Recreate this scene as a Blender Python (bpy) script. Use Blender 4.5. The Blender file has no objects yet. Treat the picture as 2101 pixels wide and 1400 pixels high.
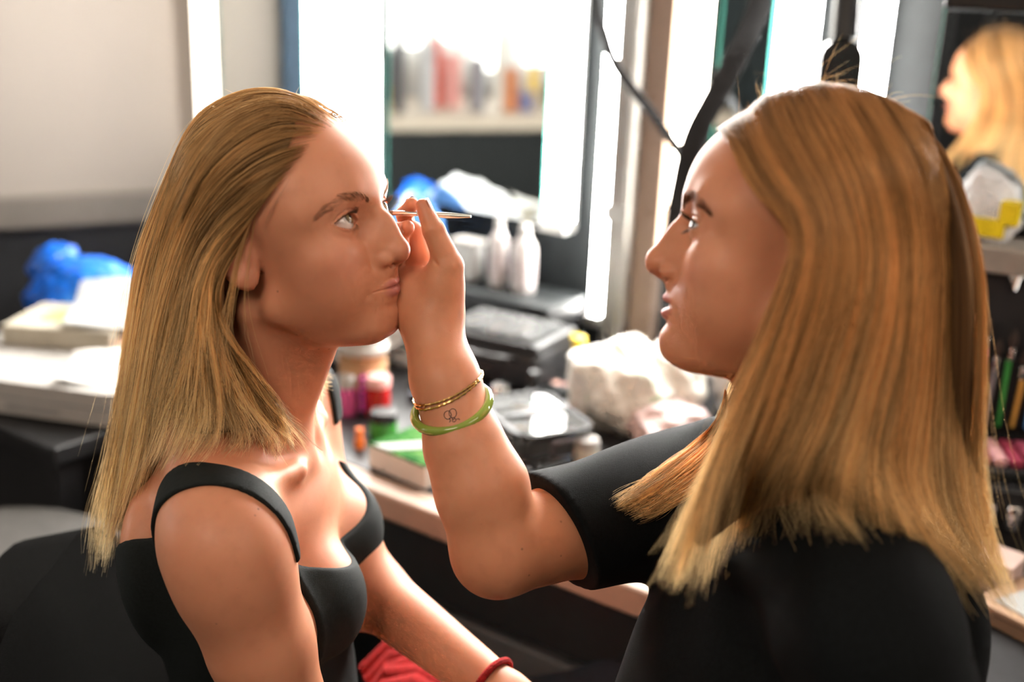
import bpy, bmesh, math, random, time, mathutils
import numpy as np

# ---------------------------------------------------------------- camera
SC = bpy.context.scene
COL = SC.collection
cam = bpy.data.cameras.new('camera'); cam_ob = bpy.data.objects.new('camera', cam); COL.objects.link(cam_ob)
cam.sensor_width = 36.0; cam.lens = 2334 / 2101 * 36.0
cam_ob.location = (0, 0, 1.5)
cam_ob.rotation_euler = (mathutils.Matrix.Rotation(math.radians(90 - 18), 3, 'X') @ mathutils.Matrix.Rotation(math.radians(2.3), 3, 'Z')).to_euler()
cam.clip_start = .05
cam.dof.use_dof = True; cam.dof.focus_distance = 1.0; cam.dof.aperture_fstop = 2.2
SC.camera = cam_ob
SC.view_settings.view_transform = 'Standard'; SC.view_settings.look = 'None'; SC.view_settings.gamma = 1.0
SC.view_settings.use_curve_mapping = False
SC.view_settings.exposure = 0.28
# ---------------------------------------------------------------- world and room light
WORLD = bpy.data.worlds.new('room_light'); SC.world = WORLD; WORLD.use_nodes = True
WORLD.node_tree.nodes['Background'].inputs[0].default_value = (1.0, .77, .59, 1)
WORLD.node_tree.nodes['Background'].inputs[1].default_value = .33
def area_light(name, loc, target, size, energy, col):
    l = bpy.data.lights.new(name, 'AREA'); l.shape = 'RECTANGLE'; l.size, l.size_y = size; l.energy = energy; l.color = col
    o = bpy.data.objects.new(name, l); COL.objects.link(o); o.location = loc
    o.rotation_euler = (mathutils.Vector(target) - mathutils.Vector(loc)).to_track_quat('-Z', 'Y').to_euler(); return o
area_light('ceiling_lamp', (-1.0, -.9, 2.7), (-.1, .9, 1.1), (1.2, .6), 17, (1, .82, .66))
area_light('ceiling_lamp.001', (1.3, -.5, 2.7), (.2, .9, 1.1), (1.2, .6), 10, (1, .84, .70))
SC.cycles.use_light_tree = False; SC.cycles.use_adaptive_sampling = True; SC.cycles.adaptive_threshold = .09; SC.cycles.adaptive_min_samples = 12
SC.cycles.max_bounces = 5; SC.cycles.diffuse_bounces = 2; SC.cycles.glossy_bounces = 4; SC.cycles.transmission_bounces = 4; SC.cycles.transparent_max_bounces = 6
SC.cycles.caustics_reflective = False; SC.cycles.caustics_refractive = False
# ---------------------------------------------------------------- implicit-surface modelling helpers
F32 = np.float32
def smin(a, b, k):
    h = np.maximum(k - np.abs(a - b), 0) / k
    return np.minimum(a, b) - h * h * (k * .25)
def smax(a, b, k):
    return -smin(-a, -b, k)
def ell(p, c, r):
    q = p - np.asarray(c, F32); r = np.asarray(r, F32)
    k0 = np.sqrt(((q / r) ** 2).sum(-1)); k1 = np.sqrt(((q / (r * r)) ** 2).sum(-1))
    return k0 * (k0 - 1) / np.maximum(k1, 1e-6)
def sph(p, c, r):
    return np.sqrt(((p - np.asarray(c, F32)) ** 2).sum(-1)) - r
def cone(p, a, b, ra, rb):
    a = np.asarray(a, F32); b = np.asarray(b, F32); ab = b - a
    t = np.clip(((p - a) @ ab) / max(float(ab @ ab), 1e-9), 0, 1)
    return np.sqrt(((p - a - t[:, None] * ab) ** 2).sum(-1)) - (ra + (rb - ra) * t)
def chain(p, pts, rs, k):
    d = None
    for i in range(len(pts) - 1):
        c = cone(p, pts[i], pts[i + 1], rs[i], rs[i + 1])
        d = c if d is None else smin(d, c, k)
    return d
def gau(p, c, s):
    return np.exp(-(((p - np.asarray(c, F32)) / np.asarray(s, F32)) ** 2).sum(-1))
def rotz(a):
    return np.array([[math.cos(a), -math.sin(a), 0], [math.sin(a), math.cos(a), 0], [0, 0, 1]])
def pose(yaw, pitch, roll):
    cp, sp, cr, sr = math.cos(pitch), math.sin(pitch), math.cos(roll), math.sin(roll)
    return rotz(yaw) @ np.array([[1, 0, 0], [0, cp, -sp], [0, sp, cp]]) @ np.array([[cr, 0, sr], [0, 1, 0], [-sr, 0, cr]])

def evalf(f, p, chunk=200000):
    out = np.empty(len(p), F32)
    for i in range(0, len(p), chunk):
        out[i:i + chunk] = f(p[i:i + chunk])
    return out
def surface(f, lo, hi, h, B=8):
    """naive surface nets over a block-sparse grid; returns verts, quads"""
    lo = np.asarray(lo, float); hi = np.asarray(hi, float)
    nb = np.ceil((hi - lo) / (h * B)).astype(int); n = nb * B + 1
    bi = np.stack(np.meshgrid(*[np.arange(k) for k in nb], indexing='ij'), -1).reshape(-1, 3)
    cen = (lo + (bi + .5) * B * h).astype(F32)
    dc = evalf(f, cen)
    V = np.empty(tuple(n), F32)
    sgn = np.where(dc > 0, 1e3, -1e3).astype(F32).reshape(tuple(nb))
    V[:-1, :-1, :-1] = sgn.repeat(B, 0).repeat(B, 1).repeat(B, 2)
    V[-1] = 1e3; V[:, -1] = 1e3; V[:, :, -1] = 1e3
    act = bi[np.abs(dc) < h * B * 1.25]
    loc = np.stack(np.meshgrid(*[np.arange(B + 1)] * 3, indexing='ij'), -1).reshape(-1, 3)
    for i in range(0, len(act), 300):
        idx = (act[i:i + 300, None, :] * B + loc[None]).reshape(-1, 3)
        V[idx[:, 0], idx[:, 1], idx[:, 2]] = f((lo + idx * h).astype(F32))
    s = V < 0
    c = [s[a:n[0] - 1 + a, b:n[1] - 1 + b, d:n[2] - 1 + d] for a in (0, 1) for b in (0, 1) for d in (0, 1)]
    cnt = sum(x.astype(np.int8) for x in c)
    cell = np.argwhere((cnt > 0) & (cnt < 8))
    vid = np.full(tuple(n - 1), -1, np.int32); vid[tuple(cell.T)] = np.arange(len(cell))
    acc = np.zeros((len(cell), 3)); m = np.zeros(len(cell))
    cor = [(a, b, d) for a in (0, 1) for b in (0, 1) for d in (0, 1)]
    for i, A in enumerate(cor):
        for Bc in cor[i + 1:]:
            if sum(abs(x - y) for x, y in zip(A, Bc)) != 1: continue
            va = V[tuple((cell + A).T)]; vb = V[tuple((cell + Bc).T)]
            x = (va < 0) != (vb < 0); t = np.where(x, va / np.where(x, va - vb, 1), 0)
            t = np.clip(t, 0, 1)
            acc += np.where(x[:, None], np.array(A) + t[:, None] * (np.array(Bc) - np.array(A)), 0); m += x
    verts = lo + (cell + acc / m[:, None]) * h
    quads = []
    for ax in range(3):
        e = [0, 0, 0]; e[ax] = 1
        sl = tuple(slice(0, n[k] - e[k]) for k in range(3)); sh = tuple(slice(e[k], n[k]) for k in range(3))
        x = s[sl] != s[sh]; b, d = [k for k in range(3) if k != ax]
        I = np.argwhere(x); I = I[(I[:, b] > 0) & (I[:, d] > 0) & (I[:, b] < n[b] - 1) & (I[:, d] < n[d] - 1)]
        fl = s[tuple(I.T)]
        def v(ob, od):
            J = I.copy(); J[:, b] += ob; J[:, d] += od
            return vid[tuple(J.T)]
        q = np.stack([v(-1, -1), v(0, -1), v(0, 0), v(-1, 0)], -1)
        if ax == 1: fl = ~fl
        q[~fl] = q[~fl][:, ::-1]
        quads.append(q)
    Q = np.concatenate(quads); Q = Q[(Q >= 0).all(1)]
    return verts, Q
def grad(f, p, e):
    d0 = evalf(f, p.astype(F32)); g = np.empty((len(p), 3))
    for k in range(3):
        o = np.zeros(3); o[k] = e
        g[:, k] = (evalf(f, (p + o).astype(F32)) - d0) / e
    return d0, g
def project(f, p, it=2, e=.02, cap=.3):
    p = p.copy()
    for _ in range(it):
        d, g = grad(f, p, e)
        s = g * (d / np.maximum((g * g).sum(1), .25))[:, None]
        L = np.sqrt((s * s).sum(1)); s *= np.minimum(1, cap / np.maximum(L, 1e-9))[:, None]
        p -= s
    return p
def mesh_from(name, verts, quads):
    me = bpy.data.meshes.new(name)
    me.vertices.add(len(verts)); me.vertices.foreach_set('co', np.asarray(verts, F32).ravel())
    nq = len(quads); w = quads.shape[1]
    me.loops.add(nq * w); me.loops.foreach_set('vertex_index', np.asarray(quads, np.int32).ravel())
    me.polygons.add(nq); me.polygons.foreach_set('loop_start', np.arange(nq, dtype=np.int32) * w)
    me.update(calc_edges=True); me.validate()
    me.polygons.foreach_set('use_smooth', np.ones(len(me.polygons), bool)); me.update()
    return me
def refine(me, f, regions, cap=.2):
    """subdivide the mesh where regions(co) is true and pull the new points onto the surface f"""
    for reg in regions:
        bm = bmesh.new(); bm.from_mesh(me)
        co = np.array([v.co[:] for v in bm.verts]); ok = reg(co)
        ed = [e for e in bm.edges if ok[e.verts[0].index] and ok[e.verts[1].index]]
        bmesh.ops.subdivide_edges(bm, edges=ed, cuts=1, use_grid_fill=True)
        bm.to_mesh(me); bm.free()
        n = len(me.vertices); co = np.empty(n * 3, F32); me.vertices.foreach_get('co', co); co = co.reshape(-1, 3).astype(float)
        m = reg(co); co[m] = project(f, co[m], 2, .01, cap)
        me.vertices.foreach_set('co', co.astype(F32).ravel()); me.update()
    me.polygons.foreach_set('use_smooth', np.ones(len(me.polygons), bool)); me.update()
    return me
def coords(me):
    co = np.empty(len(me.vertices) * 3, F32); me.vertices.foreach_get('co', co); return co.reshape(-1, 3)
def set_attr(me, name, val):
    a = me.attributes.new(name, 'FLOAT', 'POINT'); a.data.foreach_set('value', np.asarray(val, F32))
# ---------------------------------------------------------------- plain mesh helpers
class MB:
    """collects shapes and links them as one mesh object"""
    def __init__(s): s.bm = bmesh.new()
    def _add(s, verts, faces):
        v = [s.bm.verts.new(c) for c in verts]
        for f in faces:
            try: s.bm.faces.new([v[i] for i in f])
            except ValueError: pass
        return s
    def box(s, c, size, ax=None, bev=0.):
        ax = np.eye(3) if ax is None else np.asarray(ax); h = np.asarray(size, float) / 2; c = np.asarray(c, float)
        if bev <= 0:
            V = [c + ax.T @ (h * np.array((i, j, k))) for i in (-1, 1) for j in (-1, 1) for k in (-1, 1)]
            return s._add(V, [(0, 1, 3, 2), (4, 6, 7, 5), (0, 4, 5, 1), (2, 3, 7, 6), (0, 2, 6, 4), (1, 5, 7, 3)])
        b = min(bev, .49 * min(size)); t = bmesh.new()
        bmesh.ops.create_cube(t, size=1.)
        for v in t.verts: v.co = mathutils.Vector((v.co.x * size[0], v.co.y * size[1], v.co.z * size[2]))
        bmesh.ops.bevel(t, geom=t.edges[:], offset=b, segments=3, profile=.5, affect='EDGES')
        t.verts.index_update()
        s._add([c + ax.T @ np.array(v.co) for v in t.verts], [[v.index for v in f.verts] for f in t.faces]); t.free(); return s
    def lathe(s, c, prof, n=24, ax=None):
        """prof: list of (r, z)"""
        ax = np.eye(3) if ax is None else np.asarray(ax); c = np.asarray(c, float); V = []; F = []
        for r, z in prof:
            for k in range(n):
                a = 2 * math.pi * k / n; V.append(c + ax.T @ np.array((r * math.cos(a), r * math.sin(a), z)))
        m = len(prof)
        for i in range(m - 1):
            for k in range(n): F.append((i * n + k, i * n + (k + 1) % n, (i + 1) * n + (k + 1) % n, (i + 1) * n + k))
        F.append(tuple(range(n))[::-1]); F.append(tuple((m - 1) * n + k for k in range(n)))
        return s._add(V, F)
    def tube(s, pts, r, n=8, flat=None, closed=False):
        """round tube, or flat=(width, thickness, side vector) strap"""
        P = [np.asarray(p, float) for p in pts]; V = []; F = []; m = len(P); r = [r] * m if np.isscalar(r) else r
        prev = None
        for i, p in enumerate(P):
            a, b = (P[(i - 1) % m], P[(i + 1) % m]) if closed else (P[max(i - 1, 0)], P[min(i + 1, m - 1)])
            t = (b - a) / (np.linalg.norm(b - a) + 1e-12)
            if flat is not None: u = np.asarray(flat[2], float)
            else: u = prev if prev is not None else (np.array((0, 0, 1.)) if abs(t[2]) < .9 else np.array((1., 0, 0)))
            u = u - t * (u @ t); u /= np.linalg.norm(u) + 1e-12; w = np.cross(t, u); prev = u
            for k in range(n):
                an = 2 * math.pi * k / n
                if flat is not None: V.append(p + u * flat[0] / 2 * max(-1, min(1, 1.35 * math.cos(an))) + w * flat[1] / 2 * max(-1, min(1, 1.35 * math.sin(an))))
                else: V.append(p + (u * math.cos(an) + w * math.sin(an)) * r[i])
        for i in range(m if closed else m - 1):
            j = (i + 1) % m
            for k in range(n): F.append((i * n + k, i * n + (k + 1) % n, j * n + (k + 1) % n, j * n + k))
        if not closed: F.append(tuple(range(n))[::-1]); F.append(tuple((m - 1) * n + k for k in range(n)))
        return s._add(V, F)
    def prism(s, pts, z0, z1, ax=None, c=(0, 0, 0)):
        ax = np.eye(3) if ax is None else np.asarray(ax); c = np.asarray(c, float); n = len(pts)
        V = [c + ax.T @ np.array((x, y, z)) for z in (z0, z1) for x, y in pts]
        return s._add(V, [tuple(range(n))[::-1], tuple(range(n, 2 * n))] + [(i, (i + 1) % n, n + (i + 1) % n, n + i) for i in range(n)])
    def build(s, name, mat, parent=None, smooth=False, origin=None):
        bmesh.ops.recalc_face_normals(s.bm, faces=s.bm.faces[:])
        me = bpy.data.meshes.new(name)
        pp = parent
        while pp is not None and '_o' not in pp: pp = pp.parent
        base = np.array(pp['_o']) if pp is not None else None
        if base is None:
            co = np.array([v.co[:] for v in s.bm.verts]); base = np.array((co[:, 0].mean(), co[:, 1].mean(), co[:, 2].min())) if origin is None else np.asarray(origin, float)
            own = True
        else: own = False
        for v in s.bm.verts: v.co = v.co - mathutils.Vector(base)
        s.bm.to_mesh(me); s.bm.free(); me.materials.append(mat)
        if smooth:
            for p in me.polygons: p.use_smooth = True
            me.set_sharp_from_angle(angle=math.radians(40))
        o = bpy.data.objects.new(name, me); COL.objects.link(o)
        if own: o.location = base; o['_o'] = tuple(float(x) for x in base)
        if parent is not None:
            o.parent = parent
            if own: o.location = base - np.array(parent.location)
        return o
def thing(name, label, cat, loc, group=None):
    o = bpy.data.objects.new(name, None); COL.objects.link(o); o.location = loc; o['_o'] = tuple(float(x) for x in loc)
    o.empty_display_size = .02
    return tag(o, label, cat, group)
def tag(o, label, cat=None, group=None, kind=None):
    o['label'] = label
    if cat: o['category'] = cat
    if group: o['group'] = group
    if kind: o['kind'] = kind
    return o
def struct(o, label=None):
    o['kind'] = 'structure'
    if label: o['label'] = label
    return o
def rim(r, z0, z1, b=.002):
    return [(r - b, z0), (r, z0 + b), (r, z1 - b), (r - b, z1)]
def crumple(name, c, size, mat, parent, seed, amp=.25, ax=None, n=60, knots=None, folds=7.):
    """a crumpled soft bag: a lobed, creased closed surface standing on its base"""
    ax = np.eye(3) if ax is None else np.asarray(ax); rng = np.random.default_rng(seed)
    th = np.linspace(0, 2 * math.pi, 2 * n, endpoint=False); ph = np.linspace(-math.pi / 2 + .02, math.pi / 2 - .02, n)
    T, H = np.meshgrid(th, ph); D = np.stack([np.cos(T) * np.cos(H), np.sin(T) * np.cos(H), np.sin(H)], -1)
    r = np.ones_like(T)
    for k in range(14):
        w = rng.normal(0, 1, 3) * folds * .6; r += amp * .22 * (1 - np.abs(np.sin(D @ w + rng.uniform(0, 6)))) - amp * .06
    for k in range(16):
        w = rng.normal(0, 1, 3) * folds * 1.7; r += amp * .075 * (1 - np.abs(np.sin(D @ w + 1.2 * np.sin(D @ w[::-1] * .4) + rng.uniform(0, 6)))) ** 2 - amp * .02
    V = D * r[..., None] * np.asarray(size) / 2
    V[..., 2] = np.maximum(V[..., 2], -size[2] * .38) + size[2] * .38
    V = V.reshape(-1, 3) @ ax + np.asarray(c, float); m = 2 * n
    I = np.arange(n * m).reshape(n, m); J = np.roll(I, -1, 1)
    Q = np.stack([I[:-1], J[:-1], J[1:], I[1:]], -1).reshape(-1, 4)
    base = np.array(parent['_o']) if parent is not None else np.asarray(c, float)
    me = mesh_from(name, V - base, Q); me.materials.append(mat); o = bpy.data.objects.new(name, me); COL.objects.link(o)
    if parent is not None: o.parent = parent
    else: o.location = base; o['_o'] = tuple(float(x) for x in base)
    return o
# the dressing-table frame: s runs along the mirror wall, w from the wall into the room
W0 = np.array((.230, 2.122, 0.)); WD = np.array((.8192, -.5736, 0.)); WN = np.array((.5736, .8192, 0.)); UPZ = np.array((0, 0, 1.))
AXW = np.array((WD, WN, UPZ))
def wp(s, w, z): return W0 + WD * s - WN * w + UPZ * z
def axr(a):
    """frame turned by a degrees from the wall frame"""
    a = math.radians(a); x = WD * math.cos(a) - WN * math.sin(a); return np.array((x, np.cross(UPZ, x), UPZ))
# ---------------------------------------------------------------- materials
def new_mat(name):
    m = bpy.data.materials.new(name); m.use_nodes = True
    nt = m.node_tree; return m, nt, nt.nodes['Principled BSDF']
def ramp(nt, fac, stops):
    r = nt.nodes.new('ShaderNodeValToRGB'); el = r.color_ramp.elements
    while len(el) < len(stops): el.new(.5)
    for e, (p, c) in zip(el, stops): e.position = p; e.color = (*c, 1)
    nt.links.new(fac, r.inputs[0]); return r.outputs[0]
def noise(nt, scale, detail=3, rough=.55, coord='Object', dist=0.):
    t = nt.nodes.new('ShaderNodeTexCoord'); n = nt.nodes.new('ShaderNodeTexNoise')
    n.inputs['Scale'].default_value = scale; n.inputs['Detail'].default_value = detail; n.inputs['Roughness'].default_value = rough; n.inputs['Distortion'].default_value = dist
    nt.links.new(t.outputs[coord], n.inputs['Vector']); return n.outputs['Fac']
def bump(nt, b, fac, strength, dist):
    n = nt.nodes.new('ShaderNodeBump'); n.inputs['Strength'].default_value = strength; n.inputs['Distance'].default_value = dist
    nt.links.new(fac, n.inputs['Height']); nt.links.new(n.outputs[0], b.inputs['Normal'])
def mixc(nt, fac, a, b, mode='MIX'):
    n = nt.nodes.new('ShaderNodeMix'); n.data_type = 'RGBA'; n.blend_type = mode
    for s, v in ((n.inputs[0], fac), (n.inputs[6], a), (n.inputs[7], b)):
        if isinstance(v, (int, float)): s.default_value = v
        elif isinstance(v, tuple): s.default_value = (*v, 1)
        else: nt.links.new(v, s)
    return n.outputs[2]
def attr(nt, name):
    n = nt.nodes.new('ShaderNodeAttribute'); n.attribute_name = name; return n
MATS = {}
def plain(name, col, rough=.5, metal=0., var=.12, scale=30., bmp=0., trans=0., ior=1.45, coat=0., emit=None, spec=.5, alpha=1., sheen=0.):
    """a procedural material: base colour with gentle noise variation, optional fine relief"""
    if name in MATS: return MATS[name]
    m, nt, b = new_mat(name)
    f = noise(nt, scale)
    lo = tuple(max(0., c * (1 - var)) for c in col); hi = tuple(min(1., c * (1 + var)) for c in col)
    nt.links.new(ramp(nt, f, [(.3, lo), (.7, hi)]), b.inputs['Base Color'])
    b.inputs['Roughness'].default_value = rough; b.inputs['Metallic'].default_value = metal
    b.inputs['Transmission Weight'].default_value = trans; b.inputs['IOR'].default_value = ior
    b.inputs['Coat Weight'].default_value = coat; b.inputs['Specular IOR Level'].default_value = spec
    b.inputs['Alpha'].default_value = alpha; b.inputs['Sheen Weight'].default_value = sheen
    if emit: b.inputs['Emission Color'].default_value = (*emit[0], 1); b.inputs['Emission Strength'].default_value = emit[1]
    if bmp: bump(nt, b, noise(nt, scale * 4), bmp, .002)
    MATS[name] = m; return m
def skin_mat(name, base, deep):
    m, nt, b = new_mat(name)
    c = ramp(nt, noise(nt, 9, 4), [(.3, deep), (.7, base)])
    tc = nt.nodes.new('ShaderNodeTexCoord'); vo = nt.nodes.new('ShaderNodeTexVoronoi'); vo.inputs['Scale'].default_value = 55.; nt.links.new(tc.outputs['Object'], vo.inputs['Vector'])
    sp = ramp(nt, vo.outputs['Distance'], [(.035, (.8, .8, .8)), (.075, (0, 0, 0))]); rn = ramp(nt, vo.outputs['Color'], [(.60, (0, 0, 0)), (.66, (1, 1, 1))])
    c = mixc(nt, mixc(nt, 1., sp, rn, 'MULTIPLY'), c, tuple(x * .45 for x in deep))
    c = mixc(nt, ramp(nt, noise(nt, 60, 4), [(.5, (0, 0, 0)), (.75, (.35, .35, .35))]), c, tuple(x * .82 for x in deep))
    c = mixc(nt, attr(nt, 'lip').outputs['Fac'], c, (.50, .17, .16))
    c = mixc(nt, attr(nt, 'flush').outputs['Fac'], c, (.66, .25, .17))
    nt.links.new(c, b.inputs['Base Color'])
    b.inputs['Roughness'].default_value = .48; b.inputs['Specular IOR Level'].default_value = .45
    b.inputs['Subsurface Weight'].default_value = .35; b.inputs['Subsurface Radius'].default_value = (1.0, .38, .2); b.inputs['Subsurface Scale'].default_value = .006
    bump(nt, b, noise(nt, 900, 2), .12, .0006)
    return m
def hair_mat(name, root, mid, tip, trl=.42):
    """strand material: colour runs root to tip, each lock has its own tone; light glows through thin strands"""
    m, nt, b = new_mat(name)
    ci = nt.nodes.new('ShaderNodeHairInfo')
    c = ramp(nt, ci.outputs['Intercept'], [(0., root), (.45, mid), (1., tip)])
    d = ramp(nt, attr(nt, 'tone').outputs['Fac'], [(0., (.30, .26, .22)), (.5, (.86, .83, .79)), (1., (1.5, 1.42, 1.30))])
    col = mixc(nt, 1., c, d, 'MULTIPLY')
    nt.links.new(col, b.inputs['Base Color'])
    b.inputs['Roughness'].default_value = .30; b.inputs['Specular IOR Level'].default_value = .8
    nt.links.new(mixc(nt, .5, col, (1., .85, .65)), b.inputs['Specular Tint'])
    t = nt.nodes.new('ShaderNodeBsdfTranslucent'); nt.links.new(col, t.inputs[0])
    x = nt.nodes.new('ShaderNodeMixShader'); x.inputs[0].default_value = trl
    nt.links.new(b.outputs[0], x.inputs[1]); nt.links.new(t.outputs[0], x.inputs[2]); nt.links.new(x.outputs[0], nt.nodes['Material Output'].inputs['Surface'])
    return m
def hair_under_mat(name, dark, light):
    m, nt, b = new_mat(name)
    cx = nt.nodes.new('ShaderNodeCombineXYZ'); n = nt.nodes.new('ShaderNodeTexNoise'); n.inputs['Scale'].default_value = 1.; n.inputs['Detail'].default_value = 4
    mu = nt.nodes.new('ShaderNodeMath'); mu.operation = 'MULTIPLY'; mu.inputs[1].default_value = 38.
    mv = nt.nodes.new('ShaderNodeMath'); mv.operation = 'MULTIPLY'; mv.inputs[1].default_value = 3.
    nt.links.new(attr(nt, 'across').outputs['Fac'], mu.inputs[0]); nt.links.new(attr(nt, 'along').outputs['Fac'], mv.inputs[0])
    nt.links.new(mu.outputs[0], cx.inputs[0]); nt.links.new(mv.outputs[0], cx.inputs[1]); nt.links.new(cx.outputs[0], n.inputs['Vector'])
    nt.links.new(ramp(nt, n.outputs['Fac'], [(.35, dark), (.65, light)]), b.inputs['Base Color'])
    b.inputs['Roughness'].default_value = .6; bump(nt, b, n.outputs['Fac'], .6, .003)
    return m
# ---------------------------------------------------------------- head (head-local cm: facing -Y, up +Z, own left +X, eyes at z = 0)
EYE = (3.15, -6.75, 0.0); ER = 1.27
def lid_curves(u, P):
    t = np.clip(1 - (u / 1.42) ** 2, 0, 1)
    tilt = .07 * u
    up = P.get('lid_up', .56) * t ** .7 * (1 - .10 * u) + tilt
    lo = -P.get('lid_lo', .46) * t ** .9 * (1 + .12 * u) + tilt
    return up, lo
def lips_d(p, P):
    ax = np.abs(p[:, 0]); W = P.get('mouth_w', 2.5); op = P.get('mouth_open', 0.)
    t = np.sqrt(np.clip(1 - (ax / W) ** 2, .0004, 1))
    yc = P.get('mouth_y', -9.15) + .23 * ax ** 2; zc = -6.2 + .03 * ax
    yy = p[:, 1] - yc; zz = p[:, 2] - zc
    ou, ol = op * .35 * t, -op * .65 * t
    bow = .10 * np.exp(-((ax - .55) / .4) ** 2) - .06 * np.exp(-(ax / .25) ** 2)
    fu = P.get('lip_up', 1.); fl = P.get('lip_lo', 1.)
    ru = (.36 * t ** .8 + bow * t) * fu + .03; rl = (.46 * t ** .9) * fl + .03
    du = (np.sqrt(((yy - .16) / (P.get('lip_d', .62) * t + .05)) ** 2 + ((zz - ou - ru * .92) / ru) ** 2) - 1) * ru
    dl = (np.sqrt(((yy - .24) / (P.get('lip_d', .62) * 1.05 * t + .05)) ** 2 + ((zz - ol + rl * .92) / rl) ** 2) - 1) * rl
    end = np.maximum(ax - W, 0)
    return du + end, dl + end, yy, zz, t
def head_sdf(p, P={}):
    q = p.copy(); q[:, 0] = np.abs(q[:, 0]); x, y, z = q[:, 0], q[:, 1], q[:, 2]
    d = ell(q, (0, 1.0, 3.0), (7.3, 8.9, 7.9))
    d = smin(d, ell(q, (0, -3.1, 3.0), (6.1, 5.95 + P.get('fore', 0), 5.3 + P.get('fore_h', 0))), 2.0)
    d = smin(d, ell(q, (0, -3.0, -3.4), (5.75, 5.5, 6.4)), 2.6)
    d = smin(d, cone(q, (4.55, -.4, -6.2), (1.2, -6.5, -9.0), 1.5, 1.3), 2.4)
    d = smin(d, ell(q, (0, -7.2 - P.get('chin', 0), -8.95 + P.get('chin_z', 0)), (1.8, 1.45, 1.4)), 1.8)
    d = smin(d, ell(q, (0, -3.6, -9.0 - P.get('sub', 0)), (3.4, 4.2, 1.5)), 2.2)
    d = smin(d, ell(q, (4.1, -5.35, -2.7), (2.1, 2.1, 1.8)), 2.4)
    d = smin(d, ell(q, (0, -6.35, -5.7), (3.0, 2.75, 2.7)), 1.6)
    d = smin(d, ell(q, (3.3, -4.6, -5.4), (2.5, 2.7, 2.8)), 2.0)
    d = smin(d, ell(q, (4.2, -3.6, 1.6), (2.3, 3.0, 3.0)), 2.0)
    # brow ridge
    d = smin(d, chain(q, [(0, -8.0, 1.7), (2.2, -7.75, 2.05), (4.2, -6.75, 2.05), (5.5, -5.2, 1.3)], [.7, .62, .55, .5], .4), 1.6)
    # sockets
    d = smax(d, -ell(q, (3.1, -9.35, -.1), (1.7, 1.7, 1.1)), 1.5)
    d = d + .22 * gau(q, (2.0, -7.6, -1.3), (1.0, 1.2, .9))
    # nose
    up = P.get('nose_up', 0); nl = P.get('nose_len', 0); hump = P.get('hump', 0)
    n = cone(q, (0, -8.3 - P.get('nasion', 0), 1.2), (0, -10.05 - nl, -2.75 + up), .70, .80)
    n = smin(n, ell(q, (0, -9.2 - hump, -1.6), (.6, .8, 1.6)), .8)
    n = smin(n, sph(q, (0, -10.25 - nl, -3.2 + up), .84), .6)
    n = smin(n, ell(q, (.5, -10.0 - nl, -3.3 + up), (.6, .75, .6)), .5)
    n = smin(n, ell(q, (.75, -8.35, -2.6), (.95, 1.25, 1.8)), .9)
    n = smin(n, ell(q, (1.12, -9.0, -3.72), (.55, 1.0, .6)), .42)
    n = smin(n, cone(q, (0, -10.3 - nl, -3.7 + up), (0, -9.1, -4.3), .42, .5), .5)
    n = smin(n, ell(q, (0, -8.75, -4.8), (.9, .75, .7)), .7)
    d = smin(d, n, .55)
    d = smax(d, -ell(q, (.55, -9.6 - nl * .5, -4.3 + up * .5), (.24, .5, .26 * P.get('nostril', 1.))), .2)
    # groove behind the ala, nasolabial
    d = d + .10 * gau(q, (1.95, -8.3, -3.9), (.28, .8, .6))
    # lids
    e = np.asarray(EYE, F32); r = q - e
    rad = np.sqrt((r ** 2).sum(-1)); w_up, w_lo = lid_curves(r[:, 0], P)
    g = np.maximum(np.maximum(r[:, 2] - w_up, w_lo - r[:, 2]), np.abs(r[:, 0]) - 1.38)
    front = r[:, 1] < .3
    lid = rad - (ER + .17 + .05 * np.exp(-((r[:, 2] - w_up - .05) / .1) ** 2))
    d = smin(d, lid, .55)
    crease = np.exp(-((r[:, 2] - w_up - .33) / .10) ** 2) * np.exp(-(r[:, 0] / 1.3) ** 4) * front
    d = d + P.get('crease', .15) * crease * np.exp(-((rad - 1.45) / .35) ** 2)
    bag = np.exp(-((r[:, 2] - w_lo + .32) / .10) ** 2) * np.exp(-(r[:, 0] / 1.2) ** 4) * front
    d = d + .03 * bag * np.exp(-((rad - 1.45) / .35) ** 2)
    opening = np.where(front, np.maximum(g, ER - .06 - rad), 9.)
    d = smax(d, -opening, .07)
    # mouth
    du, dl, yy, zz, t = lips_d(q, P)
    lips = smin(du, dl, .09)
    op = P.get('mouth_open', 0.)
    d = d + .16 * gau(q, (0, -8.6, -7.75), (1.6, .8, .5)) + .10 * gau(q, (2.75, -7.6, -6.25), (.35, .7, .35)) + .10 * gau(q, (0, -9.2, -4.95), (.28, .8, .5))
    d = smin(d, lips, .22)
    line = np.exp(-(zz / (.09)) ** 2) * np.exp(-((yy) / .7) ** 2) * (x < P.get('mouth_w', 2.5) + .15)
    d = d + .09 * line * (op <= 0)
    if op > 0:
        hole = np.maximum(np.abs(zz + op * .15 * t) - op * .5 * t, np.abs(yy) - 1.2)
        d = smax(d, -np.maximum(hole, x - 1.7), .1)
    # ear
    c, s = math.cos(.42), math.sin(.42)
    o = q - np.asarray((6.75, 1.3, -.7), F32)
    ex, ey = c * o[:, 0] - s * o[:, 1], s * o[:, 0] + c * o[:, 1]
    ez = o[:, 2] ; ey = ey - .18 * ez
    E = np.stack([ex, ey, ez], -1)
    rr = np.sqrt((ey / 1.55) ** 2 + (np.where(ez > -.6, (ez + .0) / 2.9, (ez) / 3.1)) ** 2)
    disc = np.maximum((rr - 1) * 1.6, np.abs(ex - .2) - .36)
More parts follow.
